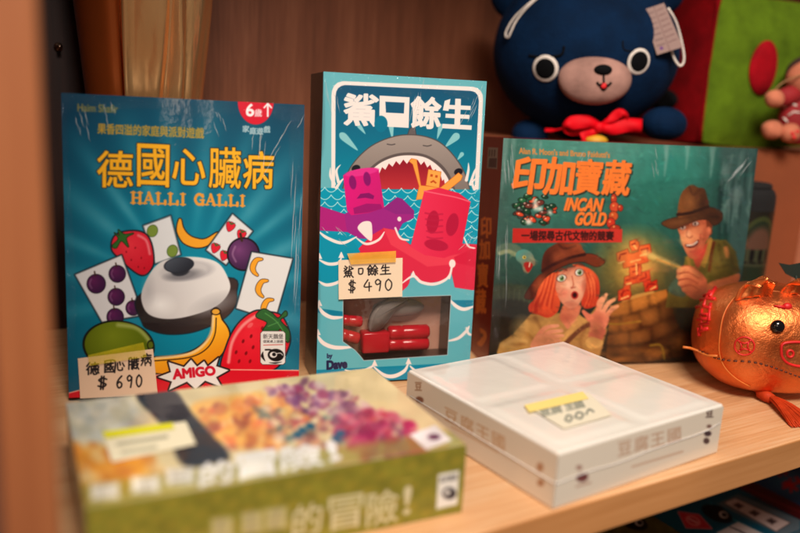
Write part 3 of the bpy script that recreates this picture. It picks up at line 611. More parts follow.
p.poly(VA([(186, 498), (250, 432), (300, 402), (345, 410), (372, 440), (410, 470), (440, 455), (720, 470), (700, 490), (690, 660), (560, 640), (470, 668), (400, 640), (330, 700), (250, 640), (150, 560)]), (220, 48, 80), aa=.7)
p.poly(VA([(300, 402), (345, 410), (410, 476), (520, 520), (690, 500), (690, 540), (480, 560), (330, 470)]), (232, 70, 92), aa=1.2)
p.poly(VB([(118, 250), (180, 236), (260, 258), (308, 294), (268, 498), (200, 524), (120, 512), (62, 478)]), grad((412, 220), (232, 60, 96), (468, 225), (220, 38, 76)), aa=.6)
p.line(VB([(118, 250), (180, 262), (250, 276), (306, 294)]), 1.2, (240, 110, 130))
for x, y, a in ((432.5, 222, 8), (452, 224.5, 12)): p.ell(x, y, 6, 11.5, (186, 26, 68), a)
for k in range(5): p.line([(425+k*.5, 213+k*6), (433, 214.5+k*6), (442, 214+k*6)], 1.8, (190, 34, 74), alpha=.7)
p.ell(436, 245, 12, 5.5, (188, 28, 70), 10)
p.poly(VB([(240, 520), (335, 478), (330, 560), (250, 545)]), (214, 36, 72), aa=.8)
drop(366.5, 231, 20, 14, 66, cream, 1)
# waves in front
p.poly([(317, 262), (333, 268), (352, 272), (372, 280), (385, 292), (402, 296), (409, 283), (411, 272.5), (416, 280), (430, 283), (446, 280), (451, 272), (455, 290), (470, 296), (478, 282), (480, 395), (312, 395)], seal, aa=.7)
def wave(pts, wd=3.0): p.line(pts, 0, cream, taper=[wd*.4, wd, wd*1.1, wd, wd*.4], aa=.7)
def wtip(x, y, h=5): p.poly([(x-3, y+1), (x-.4, y-h), (x+.4, y-h), (x+3, y+1)], cream, aa=.6)
for b, c in (([(317, 262), (341, 262), (341, 282), (317, 284)], sea), ([(316, 308), (345, 312), (345, 318), (330, 316), (316, 312)], seadark), ([(450, 300), (473, 300), (472, 309), (460, 309)], seadark), ([(316, 370), (470, 362), (470, 380), (316, 388)], (0, 142, 172)), ([(318, 232), (350, 236), (360, 252), (340, 262), (318, 262)], sea)): p.poly(b, c, aa=.8)
wave([(319, 232), (327, 238), (342, 243), (356, 237)]); wave([(319, 260), (328, 264), (338, 263), (341, 258)]); wave([(318, 281), (326, 285), (336, 283), (342, 279)])
wave([(318, 306), (323, 313), (332, 317.5), (344, 317)], 3.6); wave([(317, 335), (323, 343), (335, 347.5), (353, 347)], 3.8)
wave([(402, 283), (413, 276), (421, 282), (434, 284), (446, 279), (451, 271)], 2.8)
wave([(449, 299), (456, 306), (464, 309), (474, 306)], 3.4); wave([(447, 341), (458, 338), (466, 331), (469, 326)], 2.8); wave([(466, 327), (468, 333), (472, 335)], 2.4)
wave([(345, 370), (356, 373), (366, 370), (374, 365)], 3.2); wave([(374, 367), (384, 375), (394, 376), (404, 371), (408, 364)], 3.6); wave([(410, 366), (420, 374), (436, 376), (452, 370)], 3.4); wave([(356, 238), (366, 244), (378, 240), (384, 232)], 2.4)
for x, y in ((319, 258), (319, 305), (317.6, 334), (341, 257), (374.5, 365), (408.4, 363), (413, 276)): wtip(x, y)
p.ell(452, 263.5, 3.2, 4.2, cream); p.line([(452, 264), (450.5, 272), (449, 278)], 2.2, cream)
p.line([(464, 238), (468, 246), (474, 248)], 1.6, cream); p.line([(395, 228), (400, 238), (408, 240)], 2, cream); p.ell(399, 219, 2, 2.4, cream)
p.text('by', ((327, 353.8), (332, 353.6), (332, 359), (327, 359.4)), (34, 40, 84), .3); p.text('Dave', ((327, 361.2), (346.5, 359.6), (346.5, 367.6), (327, 369.4)), (34, 36, 80), .75)
win = [(343.7, 300), (450, 296), (446.6, 354), (364, 359.6), (360.5, 355), (355.5, 349.5), (343.5, 341)]
p.poly(win, (70, 52, 50), grow=.6, edge=(200, 214, 214), ew=.5)
p.hole = win
p.build('cover_print', print_film, sb, front_of(W_, H_))
wu, wv = p.uv([q_[0] for q_ in win], [q_[1] for q_ in win]); wx = -W_/2+wu*W_; wz = wv*H_
x0, x1, z0, z1 = wx.min()-.001, wx.max()+.001, wz.min()-.001, wz.max()+.001
brownside = m_plain('dark_brown_carton', (40, 24, 18), 0.45, 0.35, 90, coat=0.6, coat_bump=0.4)
bm = bmesh.new()
for a in ((-W_/2, x0, 0, D_, 0, H_), (x1, W_/2, 0, D_, 0, H_), (x0, x1, 0, D_, 0, z0), (x0, x1, 0, D_, z1, H_)): add_box(bm, *a)
obj('carton', bm, brownside, sb)
obj('window_tray', add_box(bmesh.new(), x0, x1, 0.026, D_-0.0002, z0, z1), m_plain('brown_card', (206, 150, 130), 0.7), sb)
m, nt, pb = new_mat('clear_plastic'); nt.nodes.remove(pb)
gl = nt.nodes.new('ShaderNodeBsdfGlossy'); gl.inputs['Roughness'].default_value = 0.08; tr = nt.nodes.new('ShaderNodeBsdfTransparent'); tr.inputs[0].default_value = (.93, .92, .9, 1)
mx = nt.nodes.new('ShaderNodeMixShader'); lw = nt.nodes.new('ShaderNodeLayerWeight'); lw.inputs[0].default_value = 0.18
ma = nt.nodes.new('ShaderNodeMath'); ma.operation = 'MULTIPLY_ADD'; ma.inputs[1].default_value = 0.5; ma.inputs[2].default_value = 0.04
L(nt, lw.outputs['Fresnel'], ma.inputs[0]); L(nt, ma.outputs[0], mx.inputs[0]); L(nt, tr.outputs[0], mx.inputs[1]); L(nt, gl.outputs[0], mx.inputs[2]); L(nt, mx.outputs[0], nt.nodes['Material Output'].inputs[0])
L(nt, bump(nt, noise(nt, 60, 2).outputs[0], 0.3, 0.002).outputs[0], gl.inputs['Normal'])
bm = add_prism(bmesh.new(), list(zip(wx, wz)), ((1, 0, 0), (0, 0, 1), (0, 1, 0)), (0, 0.0006, 0), 0.0003); obj('window_pane', bm, m, sb)
s = slip(p, ((338, 260), (402, 257.6), (401.4, 296), (338, 299)), 0.0003, (236, 212, 184))
for k, (g, x, y) in enumerate((('sha', 342.5, 266), ('kou', 356, 265.5), ('yu', 366.5, 265), ('sheng', 379.5, 264.5))): handwrite(s, HAND[g], x, y, 10.5 if g != 'kou' else 8, 11 if g == 'sha' else 10, wd=1.2)
price(s, '$', 346.5, 280.5, 0, 9.5, 11); price(s, '490', 362.5, 279.5, 10.5, 8.5, 11, -.03)
tg = paper('price_tag', s, print_paper, sb, -0.0014, 0.0012)
tape_o = m_plain('orange_tape', (238, 178, 62), 0.3); tape_o.node_tree.nodes['Principled BSDF'].inputs['Alpha'].default_value = 0.5
tp = tape(p, ((346, 253), (394.7, 250.3), (394.7, 261.5), (350, 264)), tg, -0.0034); tp.data.materials.clear(); tp.data.materials.append(tape_o)
crimp(sb, (-W_/2, -.0009, H_), (W_/2, -.0009, H_), (0, -1, 0), (0, 0, -.014), .0024, 4)
crimp(sb, (W_/2, -.0009, .02), (W_/2, -.0009, H_), (0, -1, 0), (-.008, 0, 0), .002, 5)
crimp(sb, (-W_/2-.0006, D_, H_), (-W_/2-.0006, D_, .02), (-1, 0, 0), (0, -D_, 0), .002, 6)
wrinkles(sb, [((.01, -.0007, .275), (.0, -.0007, .225), 6), ((-.07, -.0007, .274), (-.06, -.0007, .23), 6), ((.07, -.0007, .275), (.055, -.0007, .24), 6), ((.072, -.0007, .14), (.05, -.0007, .115), 5), ((-.07, -.0007, .15), (-.05, -.0007, .13), 4)], 2)
# what lies behind the window (in the box's frame)
redp = m_plain('red_plastic', (196, 12, 34), 0.22, 0.05); greyp = m_plain('grey_plastic', (128, 116, 112), 0.2, 0.05)
wl = lambda x, y, d: (lambda u, v: np.array([-W_/2+float(u)*W_, d, float(v)*H_]))(*p.uv(x, y))
Mb = np.array([ax[0], ax[1], ax[2]]).T; Ob = np.array([0.0009, 0.7113, D_*math.sin(R(2.18))])
def inside(name, label, cat, px, py, d, group=None):
    c = wl(px, py, d); t = thing(name, label, cat, Ob+Mb@c, ax, group); return t, c
def limb(bm, a, b, r, c, cap=1.0):
    A, B = np.array(a)-c, np.array(b)-c; d = (B-A)/np.linalg.norm(B-A)
    P_ = [A, A+d*r*.25, A+(B-A)*.3, A+(B-A)*.34, A+(B-A)*.38, A+(B-A)*.7, B-d*r*.25, B]
    return add_tube(bm, P_, [r*.8, r, r, r*.86, r, r, r, r*.8], 18)
t, c = inside('toy_robot', 'red plastic toy robot lying behind the window of the shark game box', 'toy figure', 380, 344, 0.013)
obj('torso', add_box(bmesh.new(), *(lambda a, b: (a[0], b[0], -.008, .008, b[2], a[2]))(wl(364.5, 335, .013)-c, wl(391, 354.5, .013)-c), 0.0018), redp, t, smooth=True)
for nm, q1, q2, r_ in (('arm', (345, 323.5), (365, 325), .0052), ('arm', (344, 338), (362, 342.5), .0058), ('leg', (392, 336.5), (432.5, 334.5), .0068), ('leg', (391, 348), (432, 346.8), .0064), ('neck', (384, 341), (394, 341), .0036)):
    obj(nm, limb(bmesh.new(), wl(*q1, .0125), wl(*q2, .0125), r_, c), redp, t, smooth=True)
t, c = inside('toy_shark', 'glossy grey toy shark tail behind the window of the shark game box', 'toy figure', 392, 315, 0.010)
q_ = [wl(x, y, .010)-c for x, y in ((372, 333), (374, 320), (381, 309), (393, 302), (412, 299.5), (408, 306), (398, 313), (390, 324), (382, 332.5))]
bm = bmesh.new(); P2 = smooth_pts([(v[0], v[2]) for v in q_], 4)
add_prism(bm, P2, ((1, 0, 0), (0, 0, 1), (0, 1, 0)), (0, -.004, 0), .012); bmesh.ops.recalc_face_normals(bm, faces=bm.faces)
bmesh.ops.bevel(bm, geom=[e for e in bm.edges if len(e.link_faces) == 2 and e.calc_face_angle(0) > 1.0], offset=.0022, segments=3, affect='EDGES')
obj('fin', bm, greyp, t, smooth=True)
bm = bmesh.new(); a = wl(404, 312, .018)-c; add_ell(bm, a, (.026, .006, .009)); obj('body', bm, greyp, t, smooth=True)

# ---------------------------------------------------------------- treasure game
W_, H_, D_ = 0.279, 0.2282, 0.0543
ax = standing_axes(13.37, 2.1)
ib = thing('board_game_box', 'wide green game box with red spine showing two explorers beside a stone well', 'board game', (0.2297, 0.7946, D_*math.sin(R(2.1))), ax)
obj('carton', add_box(bmesh.new(), -W_/2, W_/2, 0, D_, 0, H_, 0.0008), m_plain('maroon_carton', (120, 24, 18), 0.4, 0.1, coat=0.6, coat_bump=0.3), ib)
p = Print(((503.9, 137.9), (758.3, 149.1), (731.1, 360.6), (487.8, 366.6)), W_, H_, 0.00037)
ALL = np.arange(len(p.X)); one = np.ones(len(p.X))
I1 = lambda L_: [(500+x/5.92, 135+y/5.92) for x, y in L_]
I2 = lambda L_: [(490+x/4.44, 235+y/4.44) for x, y in L_]
I3 = lambda L_: [(590+x/3.81, 230+y/3.81) for x, y in L_]
I4 = lambda L_: [(640+x/3.55, 150+y/3.55) for x, y in L_]
p.over(ALL, one, grad((600, 150), (78, 140, 126), (640, 290), (34, 70, 60)))
p.over(ALL, np.clip((p.Y-255)/90, 0, 1), (44, 36, 28)); p.over(ALL, np.clip((545-p.X)/60, 0, 1)*.6, (56, 74, 66)); p.over(ALL, np.clip((p.X-690)/60, 0, 1)*.75, (24, 52, 50))
p.glow(668, 165, 60, 40, (58, 146, 132), .8); p.glow(650, 205, 60, 60, (40, 120, 104), .6); p.glow(604, 155, 70, 40, (104, 160, 148), .5)
for x, y, l, w_, a in ((506, 138, 60, 7, .5), (514, 140, 40, 5, .4), (535, 141, 24, 5, .35), (541, 142, 16, 3, .4), (667, 146, 30, 5, .6), (688, 147, 22, 4, .5), (713, 148, 30, 6, .5), (744, 150, 16, 4, .4)):
    p.line([(x, y), (x-l*.03, y+l*.5), (x-l*.08, y+l)], 0, (150, 180, 170), taper=[w_, w_*.6, .4], alpha=a, aa=3)
p.poly([(722, 148), (757, 150), (742, 275), (728, 262), (730, 225), (726, 205), (724, 180)], (70, 98, 94), smooth=True, aa=5, alpha=.75)
rng = random.Random(9)
for k in range(26):
    x = 722+rng.random()*32; y = 150+rng.random()*60; l = 12+rng.random()*40
    p.line([(x, y), (x-2+rng.uniform(-2, 2), y+l*.5), (x-l*.09, y+l)], 0, (136, 160, 154) if k % 2 else (24, 40, 40), taper=[.6, rng.uniform(2, 5), .5], alpha=.4, aa=3.5)
p.ell(737, 196, 7, 9, (100, 122, 118), 10, aa=5, alpha=.6)
for k in range(10): p.line([(640+k*13, 186-k*1.2), (652+k*13, 183-k*1.2)], 3, (40, 104, 94), alpha=.25, aa=3)
p.mottle(.035, 26, 3)
# snake and rocks on the left
p.poly([(494, 300), (503, 288), (520, 290), (545, 296), (552, 330), (500, 352), (488, 350)], (40, 42, 36), smooth=True, aa=5)
p.line([(500, 250), (507, 247), (516, 249), (521, 256)], 9, (96, 116, 96), aa=2); p.line([(500, 253), (508, 251), (515, 254)], 4, (150, 156, 120), aa=2)
p.line([(497, 292), (510, 291), (528, 294), (545, 306)], 15, (62, 70, 54), aa=3)
for k in range(9): p.line([(499+k*5.2, 286+k*.9), (498+k*5.2, 297+k*.9)], 1, (96, 100, 74), alpha=.5, aa=1.2)
p.poly(I2([(118, 78), (150, 62), (184, 78), (200, 112), (196, 136), (176, 128), (184, 146), (170, 168), (150, 160), (140, 128), (118, 108)]), grad((520, 250), (86, 150, 140), (534, 268), (150, 120, 90)), smooth=True, aa=1.2)
p.poly(I2([(152, 124), (178, 120), (190, 134), (172, 164), (158, 152)]), (170, 34, 30), smooth=True); p.line(I2([(178, 122), (174, 140)]), 1, (240, 220, 190), smooth=False); p.ell(524.3, 257, 1.7, 1.7, (240, 200, 80)); p.ell(524.5, 257, .7, .9, (20, 20, 20))
p.poly([(488, 312), (508, 314), (512, 330), (505, 345), (488, 350)], (54, 44, 34), smooth=True, aa=2)
# glow and well
p.glow(634, 268, 50, 46, (226, 160, 60), .85, .9); p.glow(633, 262, 26, 30, (250, 200, 100), .7)
p.poly(I3([(62, 470), (78, 292), (160, 258), (298, 228), (322, 330), (340, 376), (392, 392), (390, 440), (360, 480), (200, 505), (60, 500)]), grad((605, 330), (122, 74, 34), (690, 345), (58, 36, 22)), smooth=False, aa=1.2)
p.poly(I3([(78, 292), (150, 262), (290, 226), (300, 262), (210, 300), (84, 335)]), grad((612, 310), (150, 96, 46), (668, 295), (186, 116, 50)), aa=1.5)
mort = (44, 26, 16)
for q_ in ([(84, 335), (150, 322), (210, 300), (300, 262)], [(70, 395), (190, 378), (320, 330)], [(58, 440), (130, 440), (240, 425), (338, 376)], [(60, 470), (150, 478), (290, 450), (392, 394)], [(150, 262), (155, 312)], [(222, 245), (228, 292)], [(118, 330), (112, 388)], [(190, 310), (194, 374)], [(262, 284), (270, 346)], [(150, 386), (150, 438)], [(232, 372), (236, 424)], [(200, 470), (210, 504)], [(300, 445), (306, 480)]):
    p.line(I3(q_), 3.2, mort, aa=3.4, alpha=.6)
for x, y, rx, ry, a_ in ((112, 312, 11, 8, .5), (186, 286, 12, 8, .6), (256, 262, 12, 8, .6), (92, 364, 8, 9, .4), (150, 350, 11, 10, .5), (226, 328, 12, 11, .55), (294, 306, 9, 11, .35), (100, 416, 12, 8, .35), (190, 404, 13, 9, .4), (285, 375, 13, 10, .35), (120, 490, 20, 5, .4), (250, 470, 14, 7, .45), (345, 425, 13, 9, .45)):
    x, y = I3([(x, y)])[0]; p.glow(x, y, rx*1.1, ry, (206, 132, 62), a_, .8, -16)
p.line(I3([(62, 356), (110, 358), (190, 348)]), 1.8, (150, 120, 40), aa=1.2, alpha=.8); p.line(I3([(230, 440), (270, 440), (282, 490)]), 2, (150, 118, 40), aa=1.2, alpha=.8)
for cx, cy, rx, ry in ((604, 354, 12, 4), (648, 352, 20, 5), (690, 345, 10, 6)): p.glow(cx, cy, rx, ry, (170, 106, 50), .5)
p.poly(I3([(118, 262), (240, 228), (246, 240), (124, 274)]), (200, 150, 80), aa=1.2)
rr = (206, 52, 30); rh = (248, 126, 64)
for q_ in ([(108, 270), (108, 232), (128, 222), (130, 206), (152, 204), (156, 250), (150, 262)], [(210, 236), (204, 196), (228, 188), (232, 200), (254, 190), (258, 226)], [(130, 206), (132, 178), (226, 154), (230, 186), (210, 194), (150, 208)], [(152, 182), (150, 128), (194, 118), (196, 170)], [(104, 116), (102, 88), (144, 72), (150, 92), (186, 82), (184, 62), (228, 54), (234, 84), (218, 96), (220, 122), (128, 146), (126, 124)], [(152, 64), (152, 44), (176, 36), (188, 52), (184, 76), (160, 80)]):
    p.poly(I3(q_), grad((618, 250), rh, (655, 285), rr), aa=1.2, edge=(110, 26, 20), ew=.5)
for q_ in ([(120, 250), (128, 232), (146, 230)], [(138, 192), (180, 182), (182, 170)], [(190, 190), (214, 180), (212, 166)], [(160, 140), (184, 134), (182, 156), (164, 160)], [(112, 110), (116, 94), (138, 88)], [(196, 76), (220, 70), (218, 88)], [(216, 220), (222, 206), (244, 206)], [(160, 56), (172, 52)]): p.line(I3(q_), 1.5, (150, 26, 24), aa=1, smooth=False)
for q_ in ([(156, 122), (192, 112)], [(110, 126), (130, 120)], [(192, 98), (214, 92)], [(140, 206), (156, 202)], [(176, 128), (178, 168)], [(120, 262), (146, 252)], [(230, 226), (250, 216)], [(168, 60), (176, 70)]): p.line(I3(q_), 1.6, (255, 206, 128), aa=1.2, alpha=.9, smooth=False)
p.glow(632, 262, 26, 34, (255, 190, 100), .3, .8)
# woman
shirt = grad((505, 335), (196, 150, 84), (570, 340), (178, 132, 76))
p.poly(I2([(180, 350), (140, 396), (100, 440), (44, 478), (30, 520), (40, 560), (480, 560), (520, 420), (470, 320), (430, 370), (300, 345)]), shirt, aa=1.6)
for q_ in ([(66, 470), (110, 486), (150, 480)], [(130, 420), (180, 450), (240, 520)], [(200, 366), (230, 420), (250, 470)], [(430, 400), (400, 470), (420, 540)], [(470, 340), (500, 390)]): p.line(I2(q_), 3, (140, 94, 50), aa=3, alpha=.6)
p.line(I2([(60, 486), (110, 462), (160, 470)]), 4, (222, 178, 110), aa=3, alpha=.7)
p.poly(I2([(310, 360), (330, 310), (400, 310), (396, 350), (370, 400), (348, 420), (328, 396)]), grad((562, 310), (206, 116, 84), (575, 328), (220, 140, 106)), smooth=True, aa=1.4)
p.poly(I2([(396, 352), (432, 380), (380, 420), (320, 480), (300, 470), (348, 418)]), (206, 156, 92), aa=1.4); p.line(I2([(450, 392), (400, 420), (330, 486)]), 4.5, (110, 62, 40), aa=1.2)
p.poly(I2([(238, 180), (212, 240), (200, 280), (172, 312), (178, 342), (212, 352), (258, 366), (300, 340), (312, 290), (304, 230), (330, 165)]), grad((530, 310), (190, 58, 36), (556, 285), (226, 96, 54)), smooth=True, aa=1.0)
p.poly(I2([(366, 130), (436, 146), (480, 190), (486, 262), (468, 312), (424, 326), (404, 300), (420, 230), (402, 160)]), grad((580, 270), (232, 100, 58), (598, 300), (196, 60, 38)), smooth=True, aa=1.0)
p.poly(I2([(296, 178), (340, 150), (404, 142), (426, 186), (420, 250), (396, 306), (362, 326), (330, 312), (306, 280), (290, 226)]), rgrad((576, 287), 30, (244, 186, 152), (206, 120, 90)), smooth=True, aa=1.2)
for k in range(8): p.line(I2([(246+k*8, 176-k*2), (222+k*9, 250), (196+k*11, 300+k*4), (190+k*14, 342)]), 1, (150, 34, 22) if k % 2 else (250, 130, 76), aa=1.2, alpha=.55)
for k in range(6): p.line(I2([(410+k*9, 150+k*6), (430+k*8, 210), (438+k*7, 270), (420+k*9, 318-k*3)]), 1, (156, 38, 24) if k % 2 else (252, 140, 84), aa=1.2, alpha=.55)
p.ell(546, 310.5, 7, 4, (216, 84, 48), 10, aa=1.5, alpha=.8); p.ell(594, 302, 5, 4.5, (206, 74, 44), aa=1.5, alpha=.8)
p.glow(564, 293, 9, 7, (232, 120, 96), .55); p.glow(583, 287, 5, 7, (232, 120, 96), .45)
for x, y, rx in ((561.6, 278, 4.4), (579.3, 272.3, 3.9)):
    p.ell(x, y, rx, 3.2, (246, 240, 230), -14, edge=(90, 44, 34), ew=.6); p.ell(x+.3, y, 2.3, 2.6, (96, 134, 72)); p.ell(x+.4, y, 1.1, 1.3, (16, 20, 16)); p.ell(x-.5, y-1, .55, .55, (250, 250, 250))
p.line([(556, 272.5), (561, 268.5), (567, 270.3)], 1.2, (120, 44, 28)); p.line([(574, 266.5), (578.5, 263.5), (584, 265.5)], 1.2, (120, 44, 28))
p.line([(572, 276), (573.5, 285), (571, 287.4)], 1.1, (190, 104, 78), aa=1.2); p.line([(571.5, 288), (575.5, 287)], 1.0, (176, 84, 64), aa=1)
p.ell(574.7, 295, 3.6, 4.0, (178, 48, 44), aa=1); p.ell(574.7, 295, 2.1, 2.6, (60, 14, 16))
hat = (112, 50, 30)
p.poly(I2([(154, 272), (176, 232), (214, 184), (262, 150), (320, 118), (380, 92), (450, 84), (504, 110), (504, 128), (470, 140), (410, 118), (350, 128), (296, 152), (248, 186), (214, 232), (196, 276), (170, 284)]), grad((530, 295), (84, 36, 24), (600, 262), (128, 58, 34)), smooth=True, edge=(54, 24, 18), ew=.6)
p.poly(I2([(232, 162), (236, 92), (262, 56), (306, 34), (350, 36), (396, 34), (412, 62), (424, 92), (350, 112), (280, 142)]), grad((545, 262), (92, 40, 26), (580, 248), (142, 68, 40)), smooth=True, aa=1.1)
p.line(I2([(234, 158), (290, 126), (350, 102), (420, 86)]), 3.2, (64, 26, 20), aa=1.2); p.line(I2([(306, 40), (330, 60), (380, 48)]), 2, (86, 38, 26), aa=2)
for q_ in ([(300, 402), (250, 410), (220, 440), (200, 480)], [(318, 424), (262, 432), (236, 460)], [(322, 446), (276, 452), (250, 470)], [(310, 466), (270, 474), (240, 490)]): p.line(I2(q_), 0, grad((535, 340), (196, 116, 86), (562, 326), (236, 166, 130)), taper=[3.2, 5, 6], aa=1)
p.poly(I2([(200, 450), (240, 440), (290, 470), (250, 500), (180, 500)]), (222, 148, 112), smooth=True, aa=1.5)
p.poly(I2([(416, 340), (450, 352), (476, 330), (520, 350), (528, 380), (506, 420), (470, 440), (440, 440), (444, 392)]), (226, 134, 104), smooth=True, aa=1.0)
for q_ in ([(478, 350), (492, 310), (516, 264)], [(498, 350), (522, 306), (552, 286)], [(514, 362), (540, 330), (566, 316)], [(440, 372), (424, 350), (414, 338)], [(480, 344), (484, 300), (500, 276)]): p.line(I2(q_), 0, grad((596, 320), (222, 126, 98), (612, 298), (246, 176, 130)), taper=[5, 4.4, 3], aa=.9)
p.poly(I2([(440, 430), (506, 416), (510, 440), (480, 482), (446, 470)]), (196, 104, 84), smooth=True, aa=1.4); p.poly(I2([(424, 470), (450, 452), (500, 470), (490, 496), (440, 500)]), (206, 160, 96), smooth=True, aa=1.2)
# man
p.poly(I4([(100, 500), (150, 440), (160, 384), (230, 310), (262, 318), (306, 320), (340, 362), (354, 432), (300, 470), (250, 560), (90, 560)]), grad((690, 262), (118, 106, 48), (735, 275), (84, 74, 34)), aa=1.4)
p.poly(I4([(100, 500), (130, 452), (170, 440), (160, 520)]), (80, 104, 84), smooth=True, aa=2)
p.poly(I4([(240, 318), (252, 310), (262, 330), (230, 420), (212, 410), (222, 384)]), (168, 130, 60), aa=1.0); p.line(I4([(262, 330), (252, 380), (246, 430)]), 3.4, (96, 50, 28), aa=1.2); p.line(I4([(170, 384), (178, 420)]), 3, (150, 118, 56), aa=1.2)
for q_ in ([(300, 330), (322, 372), (330, 420)], [(276, 420), (320, 410), (350, 430)], [(280, 340), (290, 390)]): p.line(I4(q_), 3, (70, 60, 28), aa=3, alpha=.7)
p.poly(I4([(296, 350), (310, 344), (318, 372), (306, 384)]), (190, 120, 70), smooth=True, aa=2, alpha=.7)
p.poly(I4([(190, 390), (188, 360), (240, 330), (246, 318), (224, 384), (206, 420)]), (190, 80, 60), smooth=True, aa=1.4)
p.poly(I4([(136, 270), (180, 244), (236, 236), (252, 262), (246, 306), (232, 330), (218, 372), (196, 388), (172, 378), (152, 340), (142, 304)]), rgrad((691, 238), 26, (236, 160, 112), (176, 84, 56)), smooth=True, aa=1.1)
p.glow(700, 252, 9, 8, (212, 70, 60), .7); p.glow(685, 240, 6, 8, (244, 176, 120), .6)
p.poly(I4([(236, 240), (256, 262), (254, 300), (240, 296)]), (120, 60, 36), smooth=True, aa=1.2); p.ell(708.5, 231, 2.6, 4, (210, 120, 84), aa=1)
for x, y in ((683, 227.6), (695.6, 224)):
    p.ell(x, y, 2.9, 1.9, (240, 232, 220), -10, edge=(80, 40, 30), ew=.5); p.ell(x-.3, y, 1.2, 1.4, (40, 30, 26))
p.line([(678.5, 223.5), (683, 222), (687, 224)], 1.3, (86, 44, 28)); p.line([(691, 220.8), (695.5, 218.2), (700, 220)], 1.3, (86, 44, 28))
p.line([(688.5, 225), (686.5, 235), (689.5, 238), (692, 236.5)], 1.2, (164, 84, 58), aa=1.1)
p.poly(I4([(160, 336), (186, 334), (208, 318), (204, 338), (186, 348), (166, 346)]), (90, 26, 24), smooth=True, aa=.9); p.line(I4([(166, 339), (186, 337), (203, 326)]), 1.3, (240, 226, 206), aa=.7)
p.line(I4([(214, 300), (212, 330), (198, 352)]), 1, (168, 84, 60), aa=1.4); p.line(I4([(178, 362), (196, 360)]), 1.2, (180, 92, 70), aa=1.4)
p.poly(I4([(78, 260), (104, 246), (140, 238), (190, 226), (240, 206), (276, 212), (292, 228), (288, 252), (262, 268), (240, 248), (200, 250), (160, 268), (120, 280), (92, 272)]), grad((665, 225), (108, 66, 38), (720, 218), (74, 44, 30)), smooth=True, edge=(48, 30, 22), ew=.6, aa=1.0)
p.poly(I4([(134, 236), (140, 176), (158, 140), (186, 124), (206, 134), (228, 138), (238, 164), (242, 206), (200, 226), (160, 236)]), grad((680, 205), (136, 84, 46), (707, 200), (84, 52, 34)), smooth=True, aa=1.0)
p.line(I4([(134, 230), (180, 224), (242, 202)]), 3.2, (58, 34, 26), aa=1.2); p.line(I4([(176, 132), (190, 160), (214, 140)]), 2, (84, 50, 34), aa=2, alpha=.8)
p.poly(I4([(352, 440), (342, 480), (290, 508), (232, 530), (210, 510), (250, 470), (300, 456)]), grad((735, 280), (196, 110, 68), (700, 296), (222, 130, 84)), smooth=True, aa=1.2)
p.poly(I4([(134, 420), (170, 410), (210, 430), (238, 470), (226, 520), (190, 530), (150, 496), (132, 450)]), (196, 106, 74), smooth=True, aa=1.2)
for q_ in ([(138, 428), (170, 424), (206, 446)], [(136, 450), (172, 446), (208, 466)], [(142, 474), (176, 468), (206, 484)], [(156, 496), (184, 490), (204, 500)]): p.line(I4(q_), 0, grad((680, 270), (240, 160, 108), (700, 290), (190, 98, 66)), taper=[4.4, 5.6, 4.4], aa=1.0)
for q_ in ([(140, 440), (172, 436), (208, 456)], [(140, 462), (174, 458), (206, 476)], [(150, 486), (180, 480), (204, 494)]): p.line(I4(q_), .9, (120, 50, 36), aa=1, alpha=.7)
p.line(I4([(20, 366), (60, 384), (140, 416)]), 0, (252, 214, 130), taper=[7, 5, 2], aa=4, alpha=.7); p.line(I4([(60, 388), (140, 418)]), 1.5, (220, 160, 80), aa=1.5, smooth=False)
for x, y, rx, ry, c, a, rot in ((560, 256, 12, 7, (176, 92, 56), .6, -20), (548, 262, 6, 12, (60, 24, 18), .5, 10), (576, 246, 10, 4, (184, 104, 66), .45, 0), (540, 284, 8, 12, (250, 128, 74), .5, 20), (536, 305, 6, 10, (130, 30, 22), .5, 0), (592, 282, 5, 14, (252, 150, 92), .5, 0),
        (570, 268, 14, 4, (150, 74, 54), .5, -14), (585, 285, 4, 14, (176, 88, 66), .6, 0), (568, 284, 5, 6, (255, 214, 186), .55, 0), (571, 304, 8, 4, (176, 92, 70), .5, 0), (566, 318, 10, 6, (168, 78, 58), .6, 0), (520, 326, 12, 14, (226, 184, 118), .55, 30), (508, 344, 12, 6, (232, 190, 120), .4, 0), (545, 340, 20, 8, (120, 80, 44), .4, 0), (596, 330, 9, 16, (110, 70, 40), .5, 0), (535, 318, 10, 6, (100, 66, 40), .5, 0),
        (690, 202, 7, 10, (176, 116, 66), .5, 0), (703, 205, 5, 12, (60, 36, 26), .6, 0), (680, 222, 14, 4, (150, 96, 56), .5, -10), (712, 217, 9, 5, (50, 32, 24), .6, 0), (690, 226, 16, 4, (130, 62, 40), .55, -12), (704, 238, 5, 12, (140, 60, 42), .55, 10), (688, 234, 4, 5, (255, 206, 160), .5, 0), (682, 240, 3, 7, (255, 190, 130), .45, 0), (696, 253, 9, 5, (180, 70, 56), .5, 0),
        (716, 262, 10, 16, (150, 130, 62), .45, 20), (732, 262, 6, 14, (60, 52, 24), .5, 0), (690, 282, 10, 8, (170, 84, 58), .5, 0), (722, 288, 14, 5, (240, 150, 100), .4, -20), (700, 270, 9, 12, (60, 54, 30), .45, 0), (672, 276, 8, 14, (70, 84, 60), .5, 20),
        (625, 330, 14, 26, (170, 110, 54), .45, 0), (672, 318, 10, 30, (46, 28, 18), .5, 0), (648, 316, 20, 14, (176, 116, 58), .35, 0), (612, 345, 10, 16, (60, 38, 24), .5, 0), (640, 300, 26, 6, (226, 150, 70), .5, -16), (604, 305, 8, 10, (250, 190, 146), .35, 0), (599, 318, 8, 8, (180, 92, 72), .4, 0)):
    p.glow(x, y, rx, ry, c, a, .8, rot)
